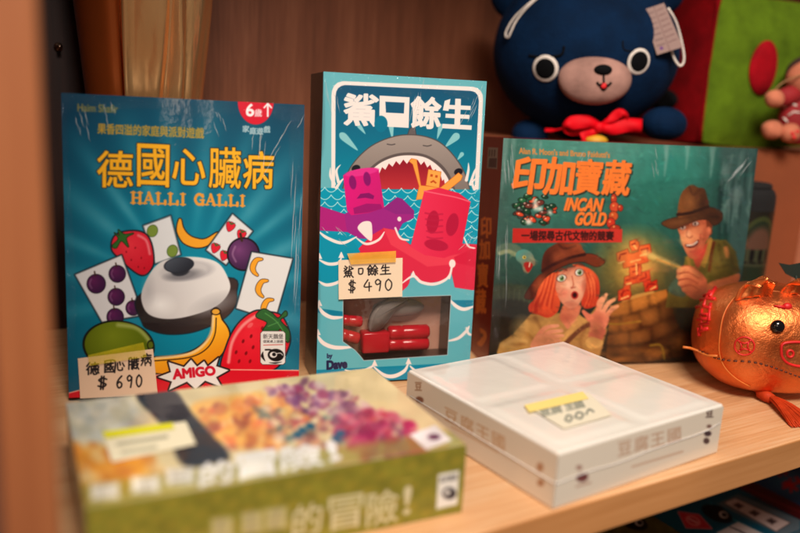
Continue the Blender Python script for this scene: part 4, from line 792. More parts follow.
p.glow(745, 335, 66, 70, (30, 16, 12), .85, .6); p.glow(690, 310, 26, 30, (48, 30, 18), .55, .8); p.glow(615, 262, 14, 40, (70, 74, 40), .35); p.glow(505, 318, 22, 40, (20, 20, 16), .5); p.glow(690, 190, 60, 60, (30, 86, 78), .0); p.glow(500, 200, 26, 70, (70, 90, 84), .4)
rng = np.random.RandomState(12)                      # visible brushwork of the painting
for _ in range(1500):
    i = rng.randint(len(p.X)); x, y = p.X[i], p.Y[i]
    if y < 185 and rng.rand() < .6: continue
    c = p.col[i]*rng.uniform(.80, 1.22)+rng.uniform(-7, 7, 3)
    p.ell(x, y, rng.uniform(1.6, 4.2), rng.uniform(.6, 1.3), np.clip(c, 0, 255), rng.uniform(-60, 60), aa=1.2, alpha=rng.uniform(.25, .5))
# gems, idol, lettering
rng = random.Random(5)
for k in range(46):
    a = rng.uniform(0, 6.28); r_ = math.sqrt(rng.random()); x, y = 535+20*r_*math.cos(a), 209.5+15.5*r_*math.sin(a)
    c = rng.choice([(214, 74, 40), (220, 84, 50), (38, 92, 58), (28, 74, 50), (74, 92, 84), (120, 60, 50), (46, 110, 70)])
    p.ell(x, y, rng.uniform(2.2, 4.6), rng.uniform(1.6, 2.6), c, rng.uniform(-40, 40), edge=(24, 30, 26), ew=.5, aa=.8); p.ell(x-1, y-.8, .8, .6, (250, 236, 220), alpha=.8)
for k in range(7): p.glow(519+rng.random()*34, 198+rng.random()*24, 4, 4, (255, 245, 230), .8)
p.text("Alan R. Moon's and Bruno Faidutti's", ((519.5, 147.5), (610, 152.2), (610, 157.8), (519.5, 153.4)), (226, 142, 70), .2, aa=.8)
sh = (40, 34, 26); og = (246, 132, 58)
for ch, q_ in (('印', I1([(98, 132), (278, 138), (248, 350), (70, 334)])), ('加', I1([(288, 132), (448, 146), (420, 352), (258, 346)])), ('寶', I1([(462, 142), (614, 152), (586, 352), (432, 348)])), ('藏', I1([(632, 150), (784, 158), (758, 356), (602, 350)]))):
    p.text(ch, [(x+1.1, y+1.3) for x, y in q_], sh, 1.2, aa=1.4, alpha=.75); p.text(ch, q_, og, 1.3 if ch in '印加' else .95, aa=.8)
for wd, q_ in (('INCAN', I1([(402, 374), (614, 378), (596, 452), (382, 444)])), ('GOLD', I1([(462, 458), (636, 462), (620, 536), (440, 530)]))):
    p.text(wd, [(x+.9, y+.9) for x, y in q_], sh, .8, aa=1.2, alpha=.7); p.text(wd, q_, og, .75, aa=.8)
for x, y, rx, ry, c in ((614, 199, 2.6, 5, (200, 70, 44)), (614.5, 207, 4.4, 5, (212, 84, 52)), (620.5, 208, 2.4, 3, (190, 60, 40)), (613.5, 216, 4.4, 4.5, (204, 92, 48)), (611, 223, 4, 5, (206, 60, 40)), (615, 228, 5, 3, (180, 60, 40))): p.ell(x, y, rx, ry, c, edge=(84, 30, 22), ew=.5); p.ell(x-1, y-1.4, 1, .9, (250, 180, 110), alpha=.8)
p.poly([(513, 228), (622.5, 229.2), (622, 242.4), (512.4, 242.6)], grad((513, 230), (192, 46, 40), (622, 240), (206, 62, 50)), aa=.8)
p.text('一場探尋古代文物的競賽', ((522, 230.4), (614, 231.2), (613.6, 240.4), (521.6, 240.2)), (52, 22, 22), .3, aa=.7)
p.mottle(.02, 9, 8)
p.build('cover_print', print_film, ib, front_of(W_, H_))
q = Print(((485.5, 136.1), (503.9, 137.9), (487.8, 366.6), (471.3, 351.0)), D_, H_, 0.0005)
q.over(np.arange(len(q.X)), np.ones(len(q.X)), grad((490, 140), (128, 28, 22), (478, 350), (150, 28, 18)))
for ch, y0, y1 in (('印', 217, 237.5), ('加', 239.5, 259), ('寶', 263, 287), ('藏', 289, 313)):
    xc = 494.5-(y0+y1)/2*.0715+8.6; q.text(ch, (xc-5.2, y0, xc+4.8, y1), (252, 132, 48), .6, aa=.8)
q.poly([(489, 147), (499, 147.5), (498, 169), (487.6, 168)], (150, 140, 124), aa=.8); q.poly([(490, 158), (497.6, 158), (497, 167.5), (489, 167)], (50, 52, 60), aa=1)
for k in range(3): q.line([(490.5+k*2.6, 150), (490+k*2.6, 156)], 1.1, (60, 54, 50), smooth=False)
q.poly([(480, 328), (486, 331), (487, 338), (482, 346), (477.5, 343), (482, 337)], (226, 122, 44), smooth=True); q.ell(482, 335, 1.6, 2, (122, 30, 18))
q.build('spine_print', print_film, ib, lambda U, V: np.stack([np.full_like(U, -W_/2-.0004), D_*(1-U), V*H_], 1))

crimp(ib, (-W_/2, -.0009, H_), (W_/2, -.0009, H_), (0, -1, 0), (0, 0, -.010), .002, 7)
crimp(ib, (-W_/2, -.0009, .02), (-W_/2, -.0009, H_), (0, -1, 0), (.008, 0, 0), .002, 8)
wrinkles(ib, [((-.136, -.0007, .222), (-.126, -.0007, .15), 8), ((-.134, -.0007, .15), (-.130, -.0007, .05), 7), ((.13, -.0007, .222), (.10, -.0007, .18), 6), ((.02, -.0007, .224), (.03, -.0007, .19), 5), ((-.05, -.0007, .224), (-.06, -.0007, .20), 4)], 3)

# ---------------------------------------------------------------- boxes lying on the shelf
def project(P_):
    d = np.asarray(P_, float)-CAM; z = d@FW; return (400+F_PX*(d@RT)/z, 266.5-F_PX*(d@UP)/z)
def flat_slip(face, quad, pitch, base):
    u, v = face.uv([q_[0] for q_ in quad], [q_[1] for q_ in quad]); x, y = u*face.w, v*face.h
    pr = Print(quad, math.hypot(x[1]-x[0], y[1]-y[0]), math.hypot(x[0]-x[3], y[0]-y[3]), pitch, base)
    pr.mix = lambda U, V: ((u[3]*(1-U)+u[2]*U)*(1-V)+(u[0]*(1-U)+u[1]*U)*V, (v[3]*(1-U)+v[2]*U)*(1-V)+(v[0]*(1-U)+v[1]*U)*V)
    return pr
def lying_axes(yaw):
    y = R(yaw); return np.array([math.cos(y), math.sin(y), 0]), np.array([-math.sin(y), math.cos(y), 0]), np.array([0, 0, 1.0])
def corners(base, ax, xs):
    return [project(base+ax[0]*x+ax[1]*y+ax[2]*z) for x, y, z in xs]

# white box
W_, D_, H_ = 0.1825, 0.1747, 0.0426
ax = lying_axes(34.9); base = np.array([0.1115, 0.4877, 0])+ax[0]*W_/2+ax[1]*D_/2
wb = thing('board_game_box', 'glossy white game box lying flat on the shelf in front of the green treasure game', 'board game', base, ax)
m, nt, pb = new_mat('white_carton'); n = noise(nt, 9, 3); r_ = ramp(nt, n.outputs[0], [(0.3, tuple(lin((228, 219, 206)))), (0.7, tuple(lin((236, 228, 217))))]); L(nt, r_.outputs[0], pb.inputs['Base Color'])
pb.inputs['Roughness'].default_value = 0.32; film(nt, pb, 0.9, 0.4); white_carton = m
obj('carton', add_box(bmesh.new(), -W_/2, W_/2, -D_/2, D_/2, 0, H_-0.0006, 0.0016), white_carton, wb, smooth=False)
bm = bmesh.new(); nx = 90; g_ = []
sst = lambda v: (lambda k: k*k*(3-2*k))(min(max(v, 0), 1))
for i in range(nx+1):
    r_ = []
    for j in range(nx+1):
        x, y = (-.5+i/nx)*(W_-.004), (-.5+j/nx)*(D_-.004)
        k = sst((abs(x)-.002)/.010)*sst((abs(y)-.002)/.010)*sst((W_/2-.004-abs(x))/.010)*sst((D_/2-.004-abs(y))/.010)
        r_.append(bm.verts.new((x, y, H_-.0005+.0007*k+.0002*math.sin(x*40+1)*math.sin(y*33))))
    g_.append(r_)
for A, B in zip(g_, g_[1:]):
    for j in range(nx): bm.faces.new((A[j], A[j+1], B[j+1], B[j]))
obj('embossed_lid', bm, white_carton, wb, smooth=True)
brn = (198, 164, 140)
q = Print(corners(base, ax, ((-W_/2, -D_/2, H_), (W_/2, -D_/2, H_), (W_/2, -D_/2, 0), (-W_/2, -D_/2, 0))), W_, H_-.004, 0.0006, (226, 213, 196))
q.text('豆腐王國', ((618, 439), (680.5, 423.5), (680.5, 439.5), (618, 456)), brn, .25, aa=1, spacing=1.15)
q.line([(632, 467), (682, 452)], 2.2, (196, 160, 136), smooth=False, alpha=.7, aa=1.5)
q.text('豆', (706, 406, 713, 415), (90, 66, 60), .3, aa=1); q.ell(707.5, 433, 3.6, 3, (76, 54, 60), aa=1.5); q.ell(706, 441, 3, 3.4, (90, 66, 64), aa=1.5); q.ell(709, 425, 2.4, 2, (130, 96, 84), aa=1.5)
q.ell(582, 477, 6, 5, (126, 72, 70), -20, aa=1.5); q.ell(579, 466, 3, 2.6, (170, 130, 116), aa=1.5); q.line([(576, 487), (590, 483)], 1.6, (180, 140, 120), aa=1.4)
q.build('side_print', print_film, wb, lambda U, V: np.stack([-W_/2+U*W_, np.full_like(U, -D_/2-.0003), .0016+V*(H_-.004)], 1))
q = Print(corners(base, ax, ((-W_/2, D_/2, H_), (-W_/2, -D_/2, H_), (-W_/2, -D_/2, 0), (-W_/2, D_/2, 0))), D_, H_-.004, 0.0006, (226, 211, 192))
q.text('豆腐王國', ((445, 404), (505, 434), (505, 451), (445, 420)), (202, 162, 126), .15, aa=1, spacing=1.15)
q.line([(452, 427), (498, 452)], 1.8, (204, 168, 138), smooth=False, alpha=.7, aa=1.5)
q.text('豆', (415.5, 380, 422, 389), (150, 112, 84), .2, aa=1); q.ell(420, 399, 4, 3.4, (140, 96, 76), 20, aa=1.5); q.ell(540.5, 466, 3.4, 5, (184, 140, 108), aa=2); q.ell(541, 483, 3.4, 4, (178, 132, 100), aa=2)
q.build('side_print', print_film, wb, lambda U, V: np.stack([np.full_like(U, -W_/2-.0003), D_/2-U*D_, .0016+V*(H_-.004)], 1))
m, nt, pb = new_mat('film_weld'); pb.inputs['Base Color'].default_value = (.9, .87, .84, 1); pb.inputs['Roughness'].default_value = 0.15; pb.inputs['Alpha'].default_value = 0.55
bm = bmesh.new(); rng = random.Random(2)
pts = [(-W_/2-.0006, D_/2-.006, .021), (-W_/2-.0008, 0, .0205), (-W_/2-.0008, -D_/2, .020), (-W_/2, -D_/2-.0008, .020)] + [(-W_/2+W_*k/10, -D_/2-.0009, .020+rng.uniform(-.0006, .0008)+.004*(k/10)) for k in range(1, 10)] + [(W_/2-.002, -D_/2-.0008, .027)]
add_tube(bm, pts, 0.00035, 6); obj('film_weld', bm, m, wb, smooth=True)
top = Print(corners(base, ax, ((-W_/2, D_/2, H_), (W_/2, D_/2, H_), (W_/2, -D_/2, H_), (-W_/2, -D_/2, H_))), W_, D_, 0.02)
on_top = lambda pr, off: (lambda U, V: (lambda u, v: np.stack([-W_/2+u*W_, -D_/2+v*D_, np.full_like(U, H_+off)], 1))(*pr.mix(U, V)))
s = flat_slip(top, ((527, 408), (588, 394), (612, 417), (564, 431)), 0.0006, (234, 224, 200))
s.text('豆腐', ((541, 413.5), (562, 408.5), (565.5, 415), (544, 420)), (92, 100, 90), .4, aa=1.6, alpha=.7); s.text('王國', ((566, 407.5), (583, 403.5), (587, 410), (569.5, 414)), (92, 100, 90), .4, aa=1.6, alpha=.7)
s.line([(567, 423), (570, 418.5), (574, 420), (571, 424), (567, 423)], 1.4, (90, 98, 92), aa=1.4); s.line([(577, 420), (580, 415.5), (585, 417), (582, 421), (577, 420)], 1.4, (90, 98, 92), aa=1.4); s.line([(588, 417), (591, 412.5), (595, 414.5)], 1.4, (90, 98, 92), aa=1.4)
tg = s.build('price_tag', print_paper, wb, on_top(s, 0.0016))
s = flat_slip(top, ((524, 407.5), (582.5, 393.8), (588.5, 401), (529, 415)), 0.002, (246, 222, 140)); s.build('tape', print_paper, tg, on_top(s, 0.0021))

# green box in the foreground
W_, D_, H_ = 0.231, 0.1511, 0.0475
ax = lying_axes(26.48); base = np.array([0.0494, 0.4794, 0])-ax[0]*W_/2+ax[1]*D_/2
gb = thing('board_game_box', 'olive green game box lying flat in the foreground with a cream and magenta cover', 'board game', base, ax)
obj('carton', add_box(bmesh.new(), -W_/2, W_/2, -D_/2, D_/2, 0, H_, 0.001), m_plain('olive_carton', (130, 124, 46), 0.4, 0.2, 60, coat=0.6, coat_bump=0.3), gb)
g = Print(corners(base, ax, ((-W_/2, D_/2, H_), (W_/2, D_/2, H_), (W_/2, -D_/2, H_), (-W_/2, -D_/2, H_))), W_, D_, 0.0007, (222, 204, 158))
G_ = lambda L_: [(50+x/1.86, 360+y/1.86) for x, y in L_]
g.poly(G_([(-80, 160), (40, 165), (150, 170), (200, 225), (60, 270), (-120, 290)]), (228, 158, 52), smooth=True, aa=10)
g.poly(G_([(20, 80), (140, 66), (170, 110), (120, 140), (30, 150)]), (212, 208, 190), smooth=True, aa=10)
g.poly(G_([(160, 66), (226, 56), (262, 96), (334, 176), (300, 196), (246, 196), (214, 130)]), (44, 40, 50), smooth=True, aa=4)
g.poly(G_([(270, 80), (430, 62), (470, 110), (440, 150), (350, 168), (296, 130)]), (238, 186, 100), smooth=True, aa=6)
rng = random.Random(11)
def within(x, y, P_): 
    c = False; n = len(P_)
    for i in range(n):
        (x1, y1), (x2, y2) = P_[i], P_[(i+1) % n]
        if (y1 > y) != (y2 > y) and x < (x2-x1)*(y-y1)/(y2-y1)+x1: c = not c
    return c
def dabs(zone, n, cols, r0, r1, alpha=.85):          # brushy patches of the illustration
    Z = G_(zone); xs = [v[0] for v in Z]; ys = [v[1] for v in Z]
    for _ in range(n*8):
        if n <= 0: break
        x, y = rng.uniform(min(xs), max(xs)), rng.uniform(min(ys), max(ys))
        if within(x, y, Z):
            n -= .5; r_ = rng.uniform(r0, r1); g.ell(x, y, r_*1.5, r_, rng.choice(cols), rng.uniform(-50, 50), aa=3.5, alpha=alpha*.8)
dabs([(-20, 150), (150, 160), (230, 220), (60, 270), (-40, 280)], 30, [(230, 150, 50), (240, 180, 80), (206, 130, 50), (236, 206, 150)], 3, 7)
dabs([(20, 80), (150, 66), (180, 110), (120, 150), (20, 150)], 26, [(206, 206, 196), (190, 186, 160), (226, 216, 190), (176, 180, 170)], 3, 6, .7)
dabs([(270, 90), (430, 62), (480, 110), (440, 160), (340, 168), (296, 130)], 60, [(244, 150, 74), (250, 190, 100), (236, 120, 70), (250, 214, 150), (206, 120, 60), (170, 84, 60), (246, 176, 90)], 2, 5)
dabs([(380, 90), (560, 100), (600, 160), (470, 175), (420, 150)], 70, [(236, 206, 160), (220, 150, 110), (150, 70, 80), (246, 226, 190), (190, 90, 90), (120, 90, 80), (214, 180, 120), (60, 100, 110)], 1.5, 4)
dabs([(400, 56), (470, 40), (560, 66), (610, 100), (560, 118), (480, 100)], 60, [(128, 66, 118), (150, 84, 130), (100, 50, 96), (190, 130, 150), (160, 60, 100), (220, 190, 190)], 1.5, 4)
dabs([(520, 110), (600, 92), (660, 112), (706, 150), (690, 178), (600, 186), (550, 160)], 80, [(176, 40, 96), (196, 60, 110), (150, 30, 80), (210, 100, 130), (190, 40, 70), (226, 140, 150), (140, 50, 90)], 2, 5)
for x, y in ((470, 132), (484, 124), (532, 148), (540, 138), (460, 140)): g.ell(50+x/1.86, 360+y/1.86, 5, 3.6, (36, 96, 122), rng.uniform(-30, 30), aa=2.5)
g.poly(G_([(-60, 250), (250, 208), (520, 164), (760, 130), (790, 156), (560, 196), (250, 246), (-100, 320)]), (150, 142, 62), smooth=False, aa=8, alpha=.75)
g.poly(G_([(668, 140), (716, 122), (748, 150), (700, 168)]), (236, 232, 230), aa=2); g.ell(434, 437.5, 6, 3, (90, 60, 90), aa=2)
wt = (244, 240, 236)
for ch, q_ in (('的', ((201, 465), (232, 460), (233, 481), (200, 487))), ('冒', ((237, 456), (274, 450), (278, 473), (236, 480))), ('險', ((281, 449), (318, 443), (323, 465), (282, 472))), ('!', ((326, 443), (334, 441.5), (341, 459), (331, 462)))): g.text(ch, q_, (236, 232, 226), 1.2, aa=2)
def blurred_sign(pr, x, y, a, b, wd, col, seed):    # a character too blurred in the photograph to be read
    pr.poly([(x-a, y-b*.8), (x+a, y-b), (x+a, y+b*.8), (x-a, y+b)], col, aa=wd, alpha=.85); rn = random.Random(seed)
    for k in range(3): yy = y-b*.6+b*.6*k; pr.line([(x-a*rn.uniform(.3, .8), yy+1), (x+a*rn.uniform(.3, .8), yy-1)], wd*.35, (150, 140, 120), aa=2, alpha=.6, smooth=False)
    pr.line([(x+rn.uniform(-a, a)*.5, y-b), (x+rn.uniform(-a, a)*.5, y+b)], wd*.35, (150, 140, 120), aa=2, alpha=.6, smooth=False)
for x, y in ((105, 492), (145.5, 485), (180, 477)):
    blurred_sign(g, x, y, 14, 9, 4.4, wt, x)
on_top = lambda pr, off: (lambda U, V: (lambda u, v: np.stack([-W_/2+u*W_, -D_/2+v*D_, np.full_like(U, H_+off)], 1))(*pr.mix(U, V)))
g.mottle(.05, 40, 2)
g.build('cover_print', print_film, gb, lambda U, V: np.stack([-W_/2+U*W_, -D_/2+V*D_, np.full_like(U, H_+.0004)], 1))
s = flat_slip(g, ((102, 434), (186, 423), (196, 446), (112, 464)), 0.001, (236, 226, 196))
s.line([(120, 446), (170, 438)], 3, (110, 110, 90), aa=2, alpha=.6); s.line([(124, 454), (160, 448)], 3, (110, 110, 90), aa=2, alpha=.5)
tg = s.build('price_tag', print_paper, gb, on_top(s, 0.0012))
s = flat_slip(g, ((102, 434), (172, 425), (175, 431), (106, 441)), 0.003, (226, 220, 50)); s.build('tape', print_paper, tg, on_top(s, 0.0018))
q = Print(corners(base, ax, ((-W_/2, -D_/2, H_), (W_/2, -D_/2, H_), (W_/2, -D_/2, 0), (-W_/2, -D_/2, 0))), W_, H_, 0.0007, (138, 132, 50))
q.mottle(.06, 30, 5); q.over(np.arange(len(q.X)), np.clip(np.sin(q.X*.21)*np.sin(q.Y*.3+q.X*.1)*.4, 0, .25), (186, 156, 60))
for ch, q_ in (('的', ((294, 506), (322, 501), (321, 531), (292, 538))), ('冒', ((329, 498), (363, 492.5), (361, 525), (328, 531))), ('險', ((367, 493), (399, 487.5), (397, 521), (366, 527))), ('!', ((404, 486.5), (412, 485), (409.5, 513), (403, 514.5)))): q.text(ch, q_, (212, 202, 166), .4, aa=1.6)
for x, y in ((222, 528), (252, 522), (276, 518)):
    blurred_sign(q, x, y, 11, 12, 4.5, (196, 186, 140), x)
q.poly([(438, 474), (459, 470), (457, 504), (436, 509)], (232, 228, 220), aa=1.5); q.text('新天鵝堡', ((440, 477), (457, 473.5), (456.6, 479), (439.7, 482.5)), (70, 66, 66), .1, aa=1); q.ell(449, 493, 7, 6, (40, 36, 50), aa=1.4); q.ell(447, 492, 3, 2.4, (232, 228, 220), aa=1)
q.line([(403, 480), (412, 478.5)], 1, (210, 190, 90)); q.build('side_print', print_film, gb, lambda U, V: np.stack([-W_/2+U*W_, np.full_like(U, -D_/2-.0004), V*H_], 1))

# ---------------------------------------------------------------- golden pig
pc = np.array([0.362, 0.752, 0.0525]); pr_ = np.array([0.066, 0.056, 0.0525])
m, nt, pb = new_mat('gold_fabric'); n = noise(nt, 18, 4); r_ = ramp(nt, n.outputs[0], [(0.3, tuple(lin((222, 106, 52)))), (0.7, tuple(lin((238, 142, 82))))])
L(nt, r_.outputs[0], pb.inputs['Base Color']); pb.inputs['Metallic'].default_value = 0.95
n2 = noise(nt, 700, 3); n3 = noise(nt, 40, 3, 0.6); mm = nt.nodes.new('ShaderNodeMath'); mm.operation = 'MULTIPLY_ADD'; mm.inputs[1].default_value = .16; L(nt, n2.outputs[0], mm.inputs[0]); L(nt, n3.outputs[0], mm.inputs[2])
L(nt, bump(nt, mm.outputs[0], .75, .0034).outputs[0], pb.inputs['Normal']); rr_ = ramp(nt, n3.outputs[0], [(0.3, (.32,)*3), (0.7, (.5,)*3)]); L(nt, rr_.outputs[0], pb.inputs['Roughness'])
gold_cloth = m
redink = m_plain('red_print', (206, 22, 24), 0.5); goldcord = m_plain('orange_cord', (206, 112, 44), 0.5); blackp = m_plain('black_bead', (14, 12, 14), 0.15)
pig = thing('pig_ornament', 'round golden pig ornament with red printed marks and an orange tassel', 'ornament', (pc[0], pc[1], 0))
o0 = np.array([pc[0], pc[1], 0])
def plump(v):                        # a stuffed body: blunter than an ellipsoid
    d = (np.array(v)-pc)/pr_; d = d/np.linalg.norm(d); return 1/((np.abs(d)**2.6).sum())**(1/2.6)
bm = add_ell(bmesh.new(), pc, pr_, seg=80, rings=56, wob=0.005, seed=4)
for v in bm.verts: v.co = Vector(pc+(np.array(v.co)-pc)*plump(v.co)*np.array([1, 1, min(1, 1/plump(v.co)) if v.co.z < .012 else 1]))
obj('body', bm, gold_cloth, pig, o0, True)
def S_(x, y, lift=1.012):
    q_ = on_ellipsoid(x, y, pc, pr_, lift=1.0)[0]; return pc+(q_-pc)*plump(q_)*lift
def marks(name, lines, r, mat, lift=1.012, closed=False, smooth_=True, parent=pig):
    bm = bmesh.new()
    for ln in lines:
        q_ = smooth_pts(ln, 5, closed) if smooth_ else ln
        add_tube(bm, [S_(x, y, lift) for x, y in q_], r, 6, closed)
    return obj(name, bm, mat, parent, o0, True)
marks('seam', [[(744, 296), (736, 304), (728, 318), (723.5, 336), (723, 350), (728, 362), (738, 372), (752, 381)]], .0005, goldcord, 1.006)
_st = smooth_pts([(702, 350), (716, 355), (731, 358), (752, 360), (770, 365), (786, 371), (799, 375)], 7, False)
marks('stitching', [_st[k:k+2] for k in range(0, len(_st)-1, 2)], .0008, m_plain('dark_stitch', (70, 28, 14), .6), 1.008, smooth_=False)
marks('seam', [[(768, 293), (786, 295), (799, 299)]], .0005, goldcord, 1.006)
circ = lambda x, y, r_, r2, n=14: [(x+r_*math.cos(2*math.pi*k/n), y+r2*math.sin(2*math.pi*k/n)) for k in range(n)]
bm = bmesh.new(); add_tube(bm, [S_(x, y) for x, y in circ(746.3, 345.3, 9, 8.3, 24)], .0007, 6, True)
for k in range(4):
    a = math.pi/4+k*math.pi/2; b = a+math.pi/2
    add_tube(bm, [S_(746.3+5.6*math.cos(a), 345.3+5.2*math.sin(a)), S_(746.3+2.6*math.cos(a+math.pi/4), 345.3+2.4*math.sin(a+math.pi/4)), S_(746.3+5.6*math.cos(b), 345.3+5.2*math.sin(b))], .0007, 6)
    add_tube(bm, [S_(746.3+5.6*math.cos(a), 345.3+5.2*math.sin(a)), S_(746.3+8.6*math.cos(a), 345.3+8*math.sin(a))], .0007, 6)
obj('coin_mark', bm, redink, pig, o0, True)
bm = bmesh.new(); add_tube(bm, [S_(x, y) for x, y in smooth_pts([(781, 350), (781.5, 345), (786, 342.5), (800, 342), (812, 345), (816, 354), (812, 363), (800, 365.5), (788, 363), (782, 357)], 3)], .0012, 8, True)
for x in (790, 804): add_tube(bm, [S_(q_[0], q_[1]) for q_ in circ(x, 353.5, 3.2, 3.4)], .0011, 6, True)
obj('snout_mark', bm, redink, pig, o0, True)
bm = bmesh.new()
for q_ in ([(704, 296), (717, 297)], [(706, 303), (719, 302)], [(710, 291), (708, 308)], [(701, 309), (715, 310)], [(703, 316), (712, 316), (712, 324), (701, 325)], [(700, 320), (712, 320)], [(706, 311), (704, 330)], [(701, 331), (711, 329)], [(715, 306), (713, 322)], [(699.8, 328), (700.5, 336)], [(720, 292), (715, 300)]): add_tube(bm, [S_(*z) for z in q_], .0019, 6)
obj('blessing_mark', bm, redink, pig, o0, True)
bm = bmesh.new(); add_tube(bm, [S_(*z) for z in ((773, 309), (778, 309.5), (783, 310))], [.0006, .0012, .0022], 8); add_ell(bm, S_(785.5, 309, 1.0), (.0045, .003, .0035), seg=12, rings=8); obj('forehead_mark', bm, redink, pig, o0, True)
bm = add_ell(bmesh.new(), S_(776.5, 327.5, 1.01), (.0064, .005, .0064), seg=24, rings=16); obj('eye', bm, blackp, pig, o0, True)
def ear(x, y, s_, ph):
    c = S_(x, y, .985); bm = bmesh.new(); n = 15; rows = []
    for j in range(11):
        t_ = j/10; row = []
        wd = .0105*s_*(math.sqrt(max(1-(t_*.98)**2.4, 0))*.95+.12)
        for i in range(n):
            a = -1+2*i/(n-1)
            cr = .0022*math.sin(5.2*a+3*t_+ph)*(.3+t_)+.0012*math.sin(11*a-5*t_+ph)
            d = RT*(a*wd+.003*s_*t_)+UP*(.0125*s_*math.sin(t_*2.1)+cr*.6-.0035*s_*a*a)-FW*(.002+.013*s_*t_**1.5+cr)+FW*(.006*a*a*(1-t_))
            row.append(bm.verts.new(Vector(c+d)))
        rows.append(row)
    for A, B in zip(rows, rows[1:]):
        for i in range(n-1): bm.faces.new((A[i], A[i+1], B[i+1], B[i]))
    o = obj('ear', bm, gold_cloth, pig, o0, True); md = o.modifiers.new('thickness', 'SOLIDIFY'); md.thickness = .0022
    md = o.modifiers.new('round', 'SUBSURF'); md.levels = 1; md.render_levels = 1; return o
ear(754, 300, 1.5, 0); ear(792, 296, 1.2, 2)
bm = bmesh.new(); q0 = S_(722, 354, 1.02)
add_tube(bm, [np.array(at(683, 347, .735)), np.array(at(690, 348, .735)), S_(701, 350, 1.02), S_(712, 354, 1.02), q0], .0012, 8); obj('cord', bm, goldcord, pig, o0, True)
# tassel lying on the shelf
tas = m_plain('tassel_thread', (176, 54, 20), 0.6, 0.3, 60, sheen=0.5)
bm = bmesh.new(); k0 = at_z(757, 391, .0075); k1 = at_z(772, 399, .006); k2 = at_z(806, 424, .003)
add_tube(bm, [np.array(at_z(748, 387, .01)), (np.array(k0)+np.array(at_z(752, 389, .009)))/2, k0], .0012, 8)
add_tube(bm, [k0, k0*.8+k1*.2, k0*.4+k1*.6, k1], [.0018, .0050, .0056, .0046], 14); head_bm = bm
obj('tassel_head', head_bm, tas, pig, o0, True)
bm = bmesh.new(); rng = random.Random(3); d = (k2-k1); sd = np.cross(d/np.linalg.norm(d), [0, 0, 1.0])
for k in range(120):
    a = rng.uniform(-1, 1); h = rng.random(); e = k2+sd*a*.015+d*rng.uniform(-.12, .05)
    q_ = [k1+sd*a*.003+np.array([0, 0, -.001+h*.004]), k1+(e-k1)*.4+sd*a*.002+np.array([0, 0, h*.004]), e+np.array([0, 0, -.0022+h*.002])]
    add_tube(bm, [Vector(z) for z in smooth_pts(q_, 4, False)], .00065, 5)
obj('tassel_threads', bm, tas, pig, o0, True)
leafm = m_plain('green_felt', (8, 28, 18), 0.7)
bm = bmesh.new(); lp = [at(x, y, .765) for x, y in ((779, 263), (790, 265), (806, 262), (808, 279), (796, 279), (786, 274))]
a = [bm.verts.new(Vector(v)) for v in lp]; b = [bm.verts.new(Vector(v+np.array([0, .0012, 0]))) for v in lp]; bm.faces.new(a); bm.faces.new(b[::-1])
for i in range(6): bm.faces.new((a[i], a[(i+1) % 6], b[(i+1) % 6], b[i]))
add_tube(bm, [Vector(at(796, 276, .765)), Vector(at(797, 284, .76)), Vector(S_(798, 294, 1.0))], .0012, 6)
obj('leaf', bm, leafm, pig, o0)

# ---------------------------------------------------------------- carton at the back and the soft toys on it
CY = 20; ax = lying_axes(CY); CH = 0.2215; CW, CD = 0.415, 0.19
cf = np.array([0.515, 1.010, 0]); base = cf-ax[0]*CW/2+ax[1]*CD/2
cb = thing('cardboard_box', 'plain brown cardboard box at the back carrying the plush toys', 'cardboard box', base, ax)
card = m_plain('cardboard', (132, 66, 32), 0.75, 0.08, 14, bmp=.2, bscale=500)
obj('carton', add_box(bmesh.new(), -CW/2, CW/2, -CD/2, CD/2, 0, CH-.0025, .0012), card, cb)
for nm, y0, y1 in (('flap', -CD/2+.0008, -.0008), ('flap', .0008, CD/2-.0008)): obj(nm, add_box(bmesh.new(), -CW/2+.001, CW/2-.001, y0, y1, CH-.0022, CH, .0006), card, cb)
t2 = thing('cardboard_box', 'pale pinkish carton cut off by the right edge behind the golden pig', 'cardboard box', (0.61, 0.985, 0), ax)
obj('carton', add_box(bmesh.new(), -.088, .1, -.06, .06, 0, .236, .0012), m_plain('pale_carton', (206, 134, 100), 0.7, .05), t2)
obj('lid_strip', add_box(bmesh.new(), -.0895, .1012, -.0612, .0612, .212, .2372, .001), m_plain('pale_carton_lid', (214, 150, 126), 0.65, .05), t2)
# bottle
bc = np.array([0.3985, 0.916, 0]); bt = thing('canister', 'dark canister with a green oval label between the treasure game and the cardboard box', 'canister', bc)
obj('can_body', add_lathe(bmesh.new(), [(.024, 0), (.027, .003), (.0275, .01), (.0275, .168), (.0268, .175), (.0245, .180), (.0215, .182)], (0, 0, 0)), m_plain('black_tin', (10, 7, 7), 0.9), bt, smooth=True)
obj('cap', add_lathe(bmesh.new(), [(.0212, .182), (.0216, .1825), (.0216, .186), (.019, .188)], (0, 0, 0)), m_plain('black_cap', (12, 9, 8), 0.9), bt, smooth=True)
q = Print([(0, 0), (80, 0), (80, 120), (0, 120)], .055, .09, .0012, (38, 34, 26))
q.ell(40, 56, 36, 50, (66, 72, 40)); q.ell(40, 56, 31, 44, (40, 50, 34)); q.ell(40, 44, 22, 24, (128, 80, 66), alpha=.7, aa=8); q.poly([(4, 48), (76, 48), (76, 70), (4, 70)], (70, 72, 52))
for k in range(4): q.line([(14+k*15, 52), (14+k*15, 60)], 8, (20, 16, 16), smooth=False); q.line([(12+k*15, 66), (22+k*15, 66)], 3, (24, 20, 18), smooth=False)
q.build('label', print_matte, bt, lambda U, V: np.stack([.0279*np.sin(.25+(U-.5)*2.0), -.0279*np.cos(.25+(U-.5)*2.0), .05+V*.108], 1))

